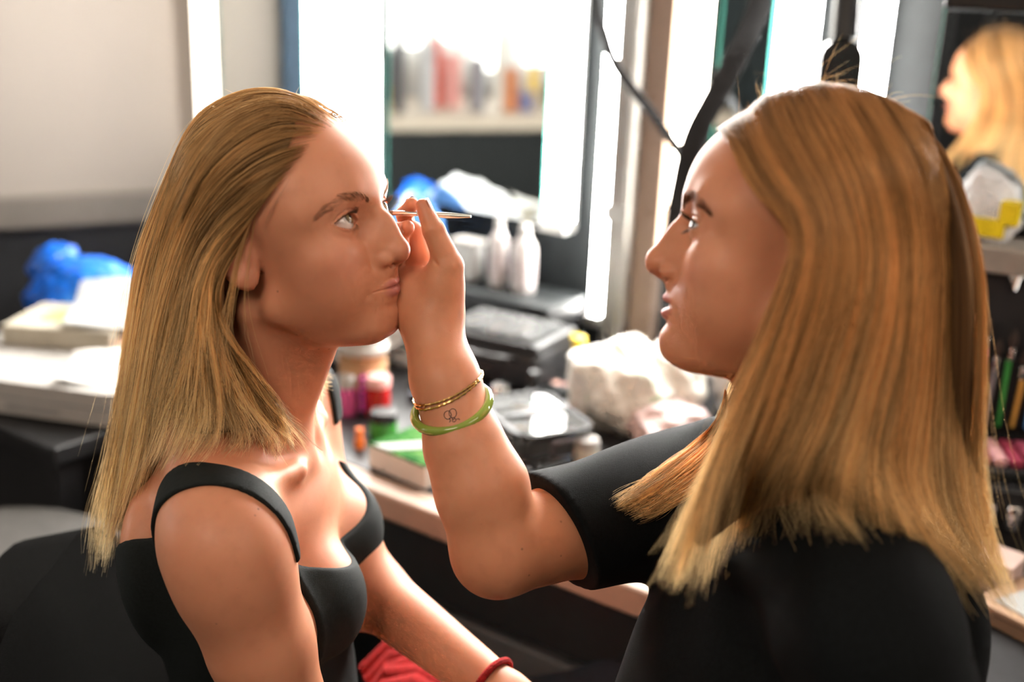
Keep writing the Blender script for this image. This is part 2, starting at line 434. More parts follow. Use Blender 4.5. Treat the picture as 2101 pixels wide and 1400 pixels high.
    helix = np.sqrt(((rr - .92) * 1.6) ** 2 + (ex - .45) ** 2) - .22 - .12 * (ez < -2)
    ear = smin(disc, helix, .25)
    ear = smin(ear, ell(E, (.3, .0, -2.55), (.3, .75, .75)), .3)
    ear = smax(ear, -ell(E, (.85, -.35, -.6), (.5, .7, 1.0)), .25)
    ear = smin(ear, ell(E, (.35, -1.15, -.7), (.3, .4, .5)), .25)
    d = smin(d, ear, .35)
    return d
def lip_mask(p, P):
    du, dl, yy, zz, t = lips_d(p, P)
    return np.clip(1 - np.maximum(np.minimum(du, dl), 0) / .12, 0, 1) * (p[:, 1] < -7)
PA = dict(lip_d=.50, lip_up=.85, lip_lo=.9, mouth_y=-9.05, lid_up=.72, lid_lo=.52, hump=.25, chin=-.3, chin_z=.5, mouth_w=2.35, nostril=.7)
PB = dict(nasion=-.2, mouth_open=.4, hump=-.05, nose_len=.3, nose_up=.15, chin=.75, sub=.4, lip_up=.9, mouth_w=2.3, lid_up=.38, lid_lo=.38)
PoseA = ((math.radians(70), math.radians(-12.6), math.radians(.5)), (-.198, .970, 1.282))
PoseB = ((math.radians(-105), math.radians(-2.3), math.radians(-12.5)), (.214, .838, 1.316))
# ---------------------------------------------------------------- bodies (world centimetres)
RHA, LHA = pose(*PoseA[0]), np.array(PoseA[1]) * 100
RHB, LHB = pose(*PoseB[0]), np.array(PoseB[1]) * 100
RTA, LTA = pose(math.radians(89), math.radians(-6), math.radians(-4)), np.array((-25.5, 99.5, 110.5))
RTB, LTB = pose(math.radians(-84), math.radians(8), math.radians(-3)), np.array((24.0, 86.0, 111.5))
def to_local(p, R, L):
    return ((p - L.astype(F32)) @ R.astype(F32)).astype(F32)
def to_world(q, R, L):
    return np.asarray(q, float) @ R.T + L
def mirror(q):
    m = q.copy(); m[:, 0] = np.abs(m[:, 0]); return m
def torso(q, bust=1., legs=False):
    """trunk without arms, torso-local cm: origin at the base of the neck"""
    m = mirror(q)
    d = ell(m, (0, 2.0, -17), (12.6, 9.0, 18))
    d = smin(d, ell(m, (0, -.2, -10), (12.0, 7.6, 8.5)), 3)
    d = smin(d, cone(m, (0, .8, -4.2), (13.6, -.8, -5.2), 4.4, 4.0), 4)
    d = smin(d, cone(m, (2.5, 2.6, 5), (12.0, .8, -3.0), 2.5, 2.3), 3)
    d = smin(d, ell(m, (7, 8.0, -13), (5, 2.6, 7)), 3)
    if bust:
        d = smin(d, ell(m, (6.2, -6.2, -18), (5.2, 4.4 * bust, 5.4)), 3)
    d = smin(d, ell(m, (0, 1.6, -36), (11.2, 8.2, 14)), 6)
    d = smin(d, ell(m, (0, 3.5, -50), (15.5, 11, 10)), 6)
    d = smin(d, chain(m, [(1.6, -5.3, -5.2), (5.5, -6.3, -4.6), (10.5, -3.9, -2.8), (14.2, -1.4, -2.2)], [.5, .5, .45, .45], .5), 1.9)
    d = d + .75 * gau(q, (0, -6.6, -4.7), (1.2, 1.6, 1.3)) + .55 * gau(m, (6.0, -5.2, -2.4), (3.2, 1.6, 1.1)) + .35 * gau(m, (7, -7.2, -6.6), (4, 2, 1.3))
    return d
def neck(p, RH, LH, RT, LT, r=4.9):
    a = to_world((0, 1.6, -5.5), RH, LH); b = to_world((0, 1.4, -3.5), RT, LT)
    d = cone(p, a, b, r + .2, r + .5)
    for s in (1, -1):
        d = smin(d, cone(p, to_world((s * 4.4, 2.6, -6.5), RH, LH), to_world((s * 1.3, -5.4, -4.8), RT, LT), 1.3, .75), 1.3)
    d = smin(d, cone(p, to_world((0, -1.6, -9.0), RH, LH), to_world((0, -3.9, -4.5), RT, LT), 1.7, 1.4), 2.2)
    return d
# --- seated woman
SHA_R = to_world((-14.6, -1.6, -6.2), RTA, LTA); SHA_L = to_world((14.6, -1.6, -6.2), RTA, LTA)
ELA_R = to_world((-17.0, -6.5, -34), RTA, LTA); WRA_R = to_world((-6, -25, -43), RTA, LTA)
ELA_L = np.array((-19.5, 109.5, 89.5)); WRA_L = np.array((-.3, 94.3, 84.0))
def hand_simple(p, W, fwd, side, d, s=1.):
    f = np.asarray(fwd, float); f /= np.linalg.norm(f); u = np.asarray(side, float); u -= f * (u @ f); u /= np.linalg.norm(u); n = np.cross(f, u)
    K = [W + f * 8.5 + u * o for o in (-2.7, -.9, .9, 2.6)]
    for k in K: d = smin(d, cone(p, W + f * 1.5 + (k - W - f * 8.5) * .5, k, 1.5, 1.0), 1.2)
    for k, L in zip(K, (6.2, 7.6, 7.2, 5.6)):
        a = k + f * L * .5 - n * .6; d = smin(d, chain(p, [k, a, k + f * L - n * 2.2], [.9, .8, .65], .3), .35)
    t = W + f * 3 - u * 2.6
    return smin(d, chain(p, [W + f * 1.5 - u * 1, t - u * 1.2 + f, t + f * 5.5 - u * 2.2 - n], [1.4, 1.1, .75], .4), .8)
def upperA(p):
    up = chain(p, [SHA_R, SHA_R + (ELA_R - SHA_R) * .35, ELA_R], [4.6, 4.25, 3.5], 2)
    up = smin(up, ell(p, SHA_R + np.array((.6, -.8, -1.6)), (4.5, 4.7, 5.6)), 3.5)
    return np.minimum(up, chain(p, [SHA_L, ELA_L], [4.5, 3.4], 1.5))
def armsA(p):
    up = chain(p, [SHA_R, SHA_R + (ELA_R - SHA_R) * .35, ELA_R], [4.6, 4.25, 3.5], 2)
    up = smin(up, ell(p, SHA_R + np.array((.6, -.8, -1.6)), (4.5, 4.7, 5.6)), 3.5)
    fo = chain(p, [ELA_R, ELA_R + (WRA_R - ELA_R) * .3, WRA_R], [3.6, 3.9, 2.5], 1.5)
    fo = hand_simple(p, WRA_R, WRA_R - ELA_R, (0, 1, 0), fo)
    ul = chain(p, [SHA_L, ELA_L], [4.5, 3.4], 1.5)
    fl = chain(p, [ELA_L, ELA_L + (WRA_L - ELA_L) * .3, WRA_L], [3.3, 3.5, 2.4], 1.5)
    fl = hand_simple(p, WRA_L, WRA_L - ELA_L, (.6, .8, 0), fl)
    return smin(smin(up, fo, 1), smin(ul, fl, 1), .5)
def body_noarm_A(p):
    return smin(torso(to_local(p, RTA, LTA)), neck(p, RHA, LHA, RTA, LTA, 4.5), 2.6)
def body_A(p):
    d = smin(body_noarm_A(p), armsA(p), 3.0)
    near = p[:, 2] > LHA[2] - 19
    if near.any():
        d[near] = smin(d[near], head_sdf(to_local(p[near], RHA, LHA), PA), 1.2)
    return d
def tank_top(p):
    q = to_local(p, RTA, LTA); m = mirror(q)
    up = upperA(p); tr = torso(q)
    d = smin(tr, up, 3.0) - .34
    d = smax(d, np.minimum(tr - up - .2, -8.5 - q[:, 2]), .4)
    zb = np.where(q[:, 1] < 0, 15.5, 12.0)
    nk = (((m[:, 0] / 12.5) ** 2.6 + (np.abs(q[:, 2]) / zb) ** 2.6) ** .385 - 1) * 9
    arm = ell(m, (19.0, -1.2, -8.0), (6.2, 8.4, 9.4))
    d = smax(d, -nk, .25); d = smax(d, -arm, .25)
    d = np.maximum(d, q[:, 2] - 3.0)
    return np.maximum(d, -41 - q[:, 2])
# --- make-up artist
ARMB = np.array([(19.2, 102.0, 102.4), (-.5, 86.9, 102.9), (-2.1, 87.9, 108.3), (-3.6, 88.9, 111.4), (-5.5, 91.3, 116.6), (-6.8, 94.0, 120.6)])
FING = [  # joints, radii
    ([(-6.2, 94.1, 122.3), (-5.6, 94.0, 126.0), (-7.0, 94.4, 128.9), (-8.0, 95.2, 130.8)], [1.7, 1.22, .95, .62]),
    ([(-8.1, 97.1, 125.3), (-9.7, 99.9, 127.3), (-9.9, 98.9, 129.2), (-9.1, 97.2, 130.5)], [.95, .85, .75, .6]),
    ([(-8.9, 97.4, 124.7), (-10.5, 99.1, 126.5), (-10.1, 97.0, 128.1), (-9.4, 95.9, 128.7)], [.95, .85, .78, .64]),
    ([(-9.7, 97.5, 123.9), (-10.9, 98.5, 125.5), (-10.4, 96.6, 127.0), (-9.8, 95.9, 127.4)], [.92, .82, .74, .6]),
    ([(-10.1, 96.4, 123.2), (-11.1, 97.4, 124.5), (-10.7, 96.2, 125.6), (-10.2, 95.7, 125.9)], [.85, .75, .66, .55])]
SHB_L = to_world((15.5, .5, -7), RTB, LTB); ELB_L = to_world((20, 4, -33), RTB, LTB); WRB_L = to_world((12, -18, -40), RTB, LTB)
def handB(p):
    W = ARMB[-1]
    d = cone(p, W, (W + np.array((-9.2, 97.2, 123.6)) - W) , 2.2, 1.6)
    d = None
    for j, r in FING[1:]:
        c = cone(p, W + (np.array(j[0]) - W) * .12, j[0], 1.75, 1.15)
        d = c if d is None else smin(d, c, 1.4)
    d = smin(d, ell(p, (-6.3, 94.3, 123.6), (1.9, 1.9, 2.9)), 1.4)
    d = smin(d, ell(p, (-8.6, 95.3, 122.4), (1.5, 1.6, 2.3)), 1.6)
    for i, (j, r) in enumerate(FING):
        d = smin(d, chain(p, j, r, .25), 1.0 if i == 0 else .55)
    d = smin(d, cone(p, (-8.3, 97.0, 125.6), (-9.0, 97.9, 128.0), 1.15, .85), .5)
    # palm creases
    d = d + .16 * np.exp(-(np.minimum(0, 0) + cone(p, (-7.7, 95.2, 125.4), (-6.9, 93.6, 121.6), 0, 0) / .22) ** 2)
    d = d + .12 * np.exp(-(cone(p, (-6.9, 93.2, 126.6), (-5.2, 93.0, 125.2), 0, 0) / .2) ** 2)
    # nail beds
    return d
def armB(p):
    A = ARMB
    d = chain(p, [A[5], A[4], A[3], A[2], A[1]], [2.35, 2.75, 3.3, 3.85, 3.9], 1.2)
    d = smin(d, cone(p, A[5] + np.array((-.9, .9, 0)), A[4] + np.array((-.8, .8, 0)), 1.7, 1.9), 1.5)
    up = chain(p, [A[1], A[1] + (A[0] - A[1]) * .4, A[0]], [3.9, 4.5, 5.0], 1.5)
    d = smin(d, up, 1.0)
    d = d + .10 * np.exp(-(cone(p, (-6.6, 91.2, 119.6), (-5.6, 90.2, 116.5), 0, 0) / .3) ** 2)
    return smin(d, handB(p), 1.2)
def body_B(p):
    d = smin(torso(to_local(p, RTB, LTB)), neck(p, RHB, LHB, RTB, LTB, 4.9), 2.6)
    la = chain(p, [SHB_L, ELB_L], [4.8, 3.6], 1.5); la = smin(la, chain(p, [ELB_L, WRB_L], [3.6, 2.5], 1), 1)
    la = hand_simple(p, WRB_L, WRB_L - ELB_L, (0, 1, .3), la)
    d = smin(d, la, 2); d = smin(d, armB(p), 1.6)
    near = p[:, 2] > LHB[2] - 19
    if near.any():
        d[near] = smin(d[near], head_sdf(to_local(p[near], RHB, LHB), PB), 1.4)
    return d
def tshirt(p):
    q = to_local(p, RTB, LTB)
    d = torso(q) - 1.0
    m = mirror(q)
    d = smin(d, ell(m, (0, -3.6, -30), (14.5, 15.2, 22)), 5)
    A = ARMB; ax = A[0] - A[1]; L = np.linalg.norm(ax); ax /= L
    sl = cone(p, A[1] + ax * 5, A[0] + ax * 1, 5.6, 6.6)
    d = smin(d, sl, 3.0)
    d = smin(d, chain(p, [SHB_L, SHB_L + (ELB_L - SHB_L) * .75], [6.6, 6.6], 1), 3)
    # folds
    w = (p @ np.array((.35, .25, .55), F32)) + 1.5 * np.sin(p[:, 0] * .16 + p[:, 1] * .1)
    d = d + .5 * np.sin(w * .6) * (.5 + .5 * np.sin(p[:, 2] * .09 + p[:, 0] * .12)) + .15 * np.sin(p @ np.array((.9, -.5, .35), F32))
    # armhole of the raised arm, other sleeve, hem, neck
    t = (p - A[1].astype(F32)) @ ax.astype(F32)
    cutn = np.array((.80, .52, .30)); cutn /= np.linalg.norm(cutn)
    onarm = cone(p, A[1] - ax * 6, A[1] + ax * 9, 9, 9)
    e = (p - (A[1] + ax * 6.6).astype(F32)) @ cutn.astype(F32)
    d = np.where(onarm < 0, smax(d, -e, .3), d)
    la = (ELB_L - SHB_L); Ll = np.linalg.norm(la); la = la / Ll
    e2 = (p - (SHB_L + la * Ll * .72).astype(F32)) @ la.astype(F32)
    d = np.where((q[:, 0] > 13.5) & (q[:, 2] > -36), smax(d, e2, .3), d)
    nk = ell(q, (0, 0.2, 1.5), (7.0, 6.8, 4.6))
    d = smax(d, -nk, .3)
    return np.maximum(d, -48 - q[:, 2])
def legs(p, RT, LT, knee_f, kx, foot_f, off=0., droop=0.):
    q = to_local(p, RT, LT); m = mirror(q)
    hip = smin(ell(q, (0, 3.0, -51), (15.8 + off, 11.5 + off, 10.5)), ell(q, (0, 2.2, -44), (12.5 + off, 9 + off, 5)), 4)
    d = smin(hip, chain(m, [(8.5, 1, -53), (kx, knee_f, -53 - droop), (kx, knee_f - 1 + foot_f, -94)], [8.0, 5.9, 4.4], 3), 4)
    return np.maximum(d, q[:, 2] + 41.5)
# ---------------------------------------------------------------- hair guide curves, root to tip (world cm)
HAIR_A = [
    [(-15.3, 95.4, 136.9), (-17.4, 96.2, 138.9), (-20.7, 97.5, 139.8), (-24.0, 98.6, 139.3), (-27.1, 99.7, 137.7), (-29.4, 100.6, 135.1), (-33.8, 101.0, 125.1), (-34.9, 100.0, 118.4), (-35.8, 99.0, 111.5), (-36.5, 98.0, 105.5), (-37.7, 97.5, 100.2), (-37.7, 97.0, 94.7)],
    [(-16.2, 94.1, 137.0), (-18.9, 94.4, 138.8), (-22.0, 92.9, 138.1), (-24.9, 91.5, 135.8), (-27.3, 91.5, 131.7), (-30.4, 95.5, 125.7), (-32.1, 96.0, 119.3), (-33.3, 96.0, 112.8), (-34.2, 95.5, 107.2), (-34.9, 95.0, 102.5), (-36.0, 95.0, 96.9)],
    [(-16.3, 92.8, 137.0), (-19.4, 91.6, 136.8), (-22.7, 90.5, 134.8), (-25.5, 90.6, 131.5), (-27.8, 91.6, 126.7), (-29.6, 92.5, 121.3), (-31.0, 93.5, 115.2), (-32.0, 94.0, 109.8), (-32.8, 94.0, 106.0), (-34.3, 94.0, 101.0)],
    [(-17.8, 90.3, 135.0), (-20.6, 89.6, 133.5), (-23.5, 89.9, 130.9), (-26.0, 91.0, 127.3), (-27.4, 91.0, 123.1), (-28.6, 91.5, 118.2), (-29.7, 92.0, 113.1), (-30.9, 93.0, 108.4), (-32.1, 93.5, 106.0)],
    [(-19.1, 89.4, 133.2), (-21.7, 89.6, 130.7), (-24.0, 89.8, 128.1), (-25.5, 89.6, 124.8), (-26.2, 89.5, 121.1), (-27.1, 90.0, 116.6), (-28.0, 90.5, 112.4), (-28.5, 88.5, 109.8)],
    [(-20.4, 89.3, 131.4), (-22.8, 90.1, 128.5), (-24.5, 89.7, 126.1), (-25.1, 89.4, 122.9), (-25.2, 89.0, 119.2), (-25.5, 89.5, 115.1), (-25.7, 89.0, 112.2), (-26.5, 87.5, 110.6)],
    [(-21.5, 89.8, 129.7), (-23.3, 89.9, 127.3), (-24.5, 89.8, 124.8), (-24.7, 89.6, 121.9), (-24.3, 89.5, 118.2), (-23.9, 90.5, 114.3), (-23.4, 91.0, 111.5), (-24.0, 89.3, 110.4)],
    [(-21.9, 90.2, 128.5), (-23.3, 90.0, 126.5), (-24.2, 90.0, 124.4), (-24.3, 90.5, 121.3), (-23.6, 91.5, 117.5), (-22.5, 92.5, 113.9), (-21.2, 94.0, 110.8), (-20.2, 95.1, 108.7)],
]
HAIR_B = [
    [(15.2, 86.4, 138.8), (15.1, 82.1, 139.0), (15.8, 79.0, 137.1), (17.2, 77.6, 135.4), (18.8, 77.0, 134.0), (19.0, 76.4, 132.3), (18.2, 76.3, 128.8), (16.9, 76.0, 123.8), (15.6, 75.5, 119.2), (14.0, 74.0, 115.2), (12.3, 73.0, 110.2)],
    [(15.9, 86.4, 139.6), (15.9, 81.1, 139.2), (17.0, 78.1, 137.0), (18.4, 76.8, 135.3), (19.3, 76.1, 133.4), (18.9, 75.4, 130.9), (18.0, 75.0, 126.7), (16.8, 74.5, 122.6), (15.4, 73.5, 118.9), (14.1, 72.0, 114.7), (13.3, 71.0, 109.6)],
    [(17.6, 87.4, 141.0), (17.5, 84.8, 141.8), (17.9, 79.6, 139.5), (19.1, 77.1, 137.2), (20.3, 75.6, 134.9), (20.3, 74.5, 131.8), (19.6, 74.3, 127.4), (18.8, 75.0, 122.5), (18.0, 76.5, 117.3), (18.5, 82.0, 110.3), (17.3, 78.8, 107.2)],
    [(19.4, 87.1, 141.9), (19.4, 84.5, 142.6), (20.1, 78.7, 139.7), (21.2, 76.4, 137.1), (22.0, 74.9, 134.1), (22.1, 74.0, 130.3), (21.4, 74.3, 125.7), (20.8, 75.0, 121.1), (20.1, 76.0, 116.9), (20.4, 80.0, 111.8), (20.0, 78.8, 110.3)],
    [(21.6, 86.7, 142.5), (21.5, 84.1, 143.0), (22.7, 78.3, 139.9), (23.8, 76.3, 137.2), (24.7, 75.5, 133.8), (24.7, 74.2, 129.7), (24.2, 74.3, 125.1), (23.6, 74.5, 121.0), (22.8, 74.5, 117.6), (23.2, 75.9, 114.7), (24.6, 72.7, 113.3)],
    [(24.0, 86.1, 142.6), (23.9, 83.4, 143.0), (25.3, 78.5, 139.9), (26.5, 76.8, 136.9), (27.5, 76.7, 133.3), (27.5, 75.5, 129.1), (27.7, 75.5, 124.5), (27.5, 75.5, 120.1), (27.8, 75.5, 116.3), (29.8, 73.6, 113.0), (34.3, 75.2, 108.0)],
    [(26.4, 85.3, 142.1), (26.3, 82.7, 142.3), (28.0, 80.0, 139.2), (30.1, 80.5, 135.4), (31.3, 80.5, 131.1), (31.9, 80.0, 126.5), (32.3, 79.5, 121.7), (32.5, 78.5, 117.5), (33.2, 77.5, 113.6), (34.8, 76.5, 110.1), (36.9, 75.5, 106.5)],
    [(28.4, 84.6, 141.1), (28.9, 82.4, 141.0), (31.3, 85.0, 137.6), (33.0, 84.5, 133.6), (34.1, 84.0, 129.2), (34.7, 83.0, 124.5), (35.3, 82.0, 119.7), (35.8, 80.5, 115.1), (36.4, 79.0, 111.3), (37.4, 77.0, 107.5)],
]
LOCK_B = [
    [(19.1, 95.0, 115.8), (18.6, 94.0, 113.4), (17.6, 96.9, 109.8), (14.7, 94.2, 108.5), (11.8, 91.1, 107.6), (9.7, 88.9, 107.0)],
    [(19.3, 94.0, 114.8), (19.5, 96.6, 110.8), (17.7, 94.3, 109.3), (15.2, 92.6, 107.8), (12.7, 90.5, 106.8), (10.4, 88.6, 106.3)],
    [(19.5, 93.0, 113.4), (19.2, 92.5, 110.6), (18.2, 92.1, 108.4), (16.1, 90.7, 107.1), (14.0, 90.1, 105.7), (12.0, 88.9, 105.2)],
]
WISP_A = [
    [(-21.1, 89.6, 130.7), (-21.8, 89.0, 128.4), (-22.4, 88.8, 125.6), (-22.8, 88.5, 122.4), (-22.9, 89.0, 118.8), (-22.6, 90.0, 115.5)],
    [(-21.5, 89.8, 130.0), (-22.3, 89.0, 127.6), (-23.0, 88.6, 124.8), (-23.7, 88.5, 121.9), (-24.3, 88.5, 118.5), (-24.4, 89.0, 114.9)],
    [(-20.7, 89.5, 131.1), (-21.1, 89.3, 128.4), (-21.4, 89.3, 125.5), (-21.3, 89.5, 122.1), (-20.9, 90.5, 118.9), (-20.3, 92.0, 115.3)],
]
TEMPLE_A = [
    [(-18.0, 89.8, 133.9), (-18.7, 89.3, 132.6), (-19.5, 89.2, 131.2), (-20.4, 89.6, 129.3)],
    [(-19.1, 89.3, 132.4), (-19.6, 89.2, 131.2), (-20.1, 89.4, 130.0), (-20.7, 90.1, 128.2)],
    [(-16.7, 91.6, 136.0), (-18.1, 90.5, 135.0), (-19.5, 89.6, 133.3), (-21.1, 89.6, 131.1)],
]
CURL_A = [
    [(-22.1, 90.3, 128.5), (-23.4, 89.8, 126.3), (-24.2, 89.5, 124.1), (-24.0, 90.0, 121.0), (-22.3, 91.0, 117.5), (-21.0, 92.5, 113.9), (-19.9, 94.0, 111.1), (-19.6, 95.4, 109.1)],
    [(-22.0, 90.3, 128.1), (-23.3, 89.8, 126.1), (-23.9, 89.5, 123.7), (-23.7, 90.5, 120.5), (-22.2, 91.5, 117.1), (-20.7, 93.0, 113.5), (-20.4, 94.0, 110.3), (-21.0, 93.8, 108.7)],
]
# ---------------------------------------------------------------- hair
def catmull(P, t):
    """P: (..., K, 3) control points, t: query in [0, K-1] -> points; K on axis -2"""
    K = P.shape[-2]; i = np.clip(np.floor(t).astype(int), 0, K - 2); f = (t - i)[..., None]
    p0 = P[np.maximum(i - 1, 0)]; p1 = P[i]; p2 = P[i + 1]; p3 = P[np.minimum(i + 2, K - 1)]
    return .5 * (2 * p1 + (p2 - p0) * f + (2 * p0 - 5 * p1 + 4 * p2 - p3) * f ** 2 + (3 * p1 - p0 - 3 * p2 + p3) * f ** 3)
def resample(guides, n=28, lead=0.):
    out = []
    for g in guides:
        g = np.asarray(g, float)
        if lead: g = np.vstack([g[0] - (g[1] - g[0]) / np.linalg.norm(g[1] - g[0]) * lead, g])
        L = np.r_[0, np.cumsum(np.linalg.norm(np.diff(g, axis=0), axis=1))]
        q = np.interp(np.linspace(0, L[-1], n), L, np.arange(len(g)))
        out.append(catmull(g, q))
    return np.array(out)
def far_side(G, R, L):
    """mirror guides across the head's middle plane; the hanging lengths mirror across the upright plane"""
    q = (G - L) @ R; q[..., 0] *= -1; a = q @ R.T + L
    f = R @ np.array((0, -1., 0)); f[2] = 0; f /= np.linalg.norm(f); s = np.array((-f[1], f[0], 0))
    b = G - 2 * ((G - L) @ s)[..., None] * s
    w = np.clip((L[2] - 2 - G[..., 2]) / 12, 0, 1)[..., None]
    return a * (1 - w) + b * w
def sheet_points(S, u, v):
    """S (K, n, 3); u (N,) in [0, K-1]; v (N, m) in [0, 1]"""
    K, n, _ = S.shape
    i = np.clip(np.floor(u).astype(int), 0, K - 2); f = (u - i)[:, None, None]
    def at(k):
        k = np.clip(k, 0, K - 1); x = v * (n - 1); j = np.clip(np.floor(x).astype(int), 0, n - 2); g = (x - j)[..., None]
        return S[k[:, None], j] * (1 - g) + S[k[:, None], j + 1] * g
    p0, p1, p2, p3 = at(i - 1), at(i), at(i + 1), at(i + 2)
    return .5 * (2 * p1 + (p2 - p0) * f + (2 * p0 - 5 * p1 + 4 * p2 - p3) * f ** 2 + (3 * p1 - p0 - 3 * p2 + p3) * f ** 3)
def strands(rng, S, axis, n_clump, per, m=16, root_max=.42, thick=(.1, .9), spread=.09, wave=.35, tip_spread=.0, lmin=.72, fly=0., flip=0.):
    K = S.shape[0]; N = n_clump * per
    uc = rng.uniform(-.02, K - 1 + .02, n_clump); t0c = root_max * rng.uniform(0, 1, n_clump) ** 1.5; hc = rng.uniform(0, 1, n_clump); Lc = rng.uniform(lmin, 1, n_clump)
    rep = lambda a: np.repeat(a, per)
    u = np.clip(rep(uc) + rng.normal(0, spread, N), 0, K - 1); t0 = np.clip(rep(t0c) + np.abs(rng.normal(0, .025, N)), 0, .6)
    L = np.clip(rep(Lc) + rng.normal(0, .03, N), .5, 1.0); h = rep(hc) + rng.normal(0, .1, N)
    s = np.linspace(0, 1, m)[None]; v = np.clip(t0[:, None] + (L - t0)[:, None] * s, 0, 1)
    # strands of a clump gather towards the tip
    uu = u[:, None] * np.ones_like(s)
    p = sheet_points(S, u, v)
    pc = sheet_points(S, np.clip(rep(uc), 0, K - 1), v)
    g = (.55 * s ** 1.5)[..., None]; p = p * (1 - g) + pc * g
    out = p - axis[None, None]; out[..., 2] *= .25
    low = np.clip((axis[2] - p[..., 2]) / 10, 0, 1)[..., None]
    out = out / np.linalg.norm(out, axis=-1, keepdims=True)
    p = p + out * ((thick[0] + thick[1] * v) * h[:, None])[..., None]
    # wave
    tan = np.gradient(p, axis=1); tan /= np.linalg.norm(tan, axis=-1, keepdims=True) + 1e-9
    lat = np.cross(tan, out); ph = rep(rng.uniform(0, 6.28, n_clump))[:, None]; fr = rep(rng.uniform(.9, 2.3, n_clump))[:, None]
    amp = rep(rng.uniform(.3, 1.2, n_clump))[:, None]
    p = p + lat * (wave * amp * v ** 1.5 * np.sin(fr * 6.28 * v + ph))[..., None]
    if flip > 0: p = p + (lat * rep(rng.normal(0, 1, n_clump))[:, None, None] + out * rep(np.abs(rng.normal(0, .6, n_clump)))[:, None, None]) * (flip * v ** 5)[..., None]
    jit = np.cumsum(rng.normal(0, 1, (N, m, 3)), axis=1) * .045; p = p + jit * s[..., None]
    if fly > 0:
        k = rng.uniform(0, 1, (N, 1, 1)) ** 2 * fly
        d = rng.normal(0, 1, (N, 1, 3)); d[..., 2] *= .5
        p = p + (d * .5 + out * .9) * k * (s[..., None] ** 1.2) * 3
    return p
def skull(q):
    m = mirror(q)
    d = smin(ell(m, (0, 1.0, 3.0), (7.3, 8.9, 7.9)), ell(m, (0, -3.1, 3.0), (6.1, 5.95, 5.3)), 2.0)
    d = smin(d, ell(m, (0, -3.0, -3.4), (5.75, 5.5, 6.4)), 2.6)
    return smin(d, ell(m, (4.2, -3.6, 1.6), (2.3, 3.0, 3.0)), 2.0)
def off_skull(P, R, L, gap):
    """lift strand points that dip under the scalp"""
    sh = P.shape; p = P.reshape(-1, 3).copy(); q = to_local(p.astype(F32), R, L); d = skull(q)
    k = np.where((d < gap) & (q[:, 2] > -7))[0]
    for _ in range(2):
        d0, g = grad(skull, q[k].astype(float), .05); n = g / (np.linalg.norm(g, axis=1, keepdims=True) + 1e-6)
        q[k] = q[k] + n * np.maximum(gap - d0, 0)[:, None]
    p[k] = to_world(q[k], R, L)
    return p.reshape(sh)
def clump_tone(rng, n, per):
    return np.clip(np.repeat(np.clip(rng.normal(.54, .33, n), 0, 1), per) + rng.normal(0, .10, n * per), 0, 1)
def curves_object(name, P, radius, mat, parent, origin, tone=None):
    N, m, _ = P.shape
    cu = bpy.data.hair_curves.new(name); cu.add_curves([m] * N)
    pos = ((P * .01 - origin).reshape(-1)).astype(F32)
    a = cu.attributes.get('position') or cu.attributes.new('position', 'FLOAT_VECTOR', 'POINT')
    a.data.foreach_set('vector', pos)
    k_ = np.linspace(0, 1, m); rad = (radius * (1 - .7 * k_ ** 2) * np.minimum(1, .25 + k_ * 9))[None] * np.ones((N, 1))
    ra = cu.attributes.get('radius') or cu.attributes.new('radius', 'FLOAT', 'POINT')
    ra.data.foreach_set('value', rad.astype(F32).ravel())
    if tone is None: tone = np.full(N, .55)
    ta = cu.attributes.new('tone', 'FLOAT', 'CURVE'); ta.data.foreach_set('value', np.asarray(tone, F32))
    cu.materials.append(mat)
    o = bpy.data.objects.new(name, cu); COL.objects.link(o); o.parent = parent
    return o
def hair_sheet(name, S, axis, mat, parent, origin, inset=.35, th=.35, v0=.06, head=None):
    """the under-layer of the hair: a closed sheet lofted through the guides"""
    K, n, _ = S.shape; nu = (K - 1) * 6 + 1
    u = np.linspace(0, K - 1, nu); v = np.linspace(v0, .93, 40)
    p = sheet_points(S, u, np.repeat(v[None], nu, 0)); m = len(v)
    out = p - axis[None, None]; out[..., 2] *= .25; out /= np.linalg.norm(out, axis=-1, keepdims=True)
    if head is not None: p = off_skull(p, head[0], head[1], .28)
    a = p - out * inset * (.3 + .7 * np.minimum(1, v * 4))[None, :, None]; b = a - out * th
    V = np.concatenate([a.reshape(-1, 3), b.reshape(-1, 3)]); I = np.arange(nu * m).reshape(nu, m); Q = []
    q = np.stack([I[:-1, :-1], I[1:, :-1], I[1:, 1:], I[:-1, 1:]], -1).reshape(-1, 4); o = nu * m
    Q = [q, q[:, ::-1] + o]
    for e0, e1 in ((I[0, :-1], I[0, 1:]), (I[-1, 1:], I[-1, :-1]), (I[1:, 0], I[:-1, 0]), (I[:-1, -1], I[1:, -1])):
        Q.append(np.stack([e0, e1, e1 + o, e0 + o], -1))
    me = mesh_from(name, V * .01 - origin, np.concatenate(Q)); me.materials.append(mat)
    set_attr(me, 'across', np.tile(np.repeat(u, m), 2)); set_attr(me, 'along', np.tile(np.tile(v, nu), 2))
    ob = bpy.data.objects.new(name, me); COL.objects.link(ob); ob.parent = parent
    return ob
def hair_cap(name, R, L, hairline, mat, parent, origin, back=-5.5):
    """close-lying hair on the scalp"""
    def f(q):
        d = ell(q, (0, 1.0, 3.0), (7.3, 8.9, 7.9)) - .08
        return np.maximum(np.maximum(d, -(q[:, 1] + hairline + (q[:, 2] - 2.5))), back - q[:, 2])
    v, q = surface(f, (-9, -10, -8), (9, 12, 13), .45)
    me = mesh_from(name, to_world(v, R, L) * .01 - origin, q); me.materials.append(mat)
    set_attr(me, 'across', np.arctan2(v[:, 0], v[:, 2]) * 3); set_attr(me, 'along', v[:, 1] * .05)
    ob = bpy.data.objects.new(name, me); COL.objects.link(ob); ob.parent = parent
    return ob
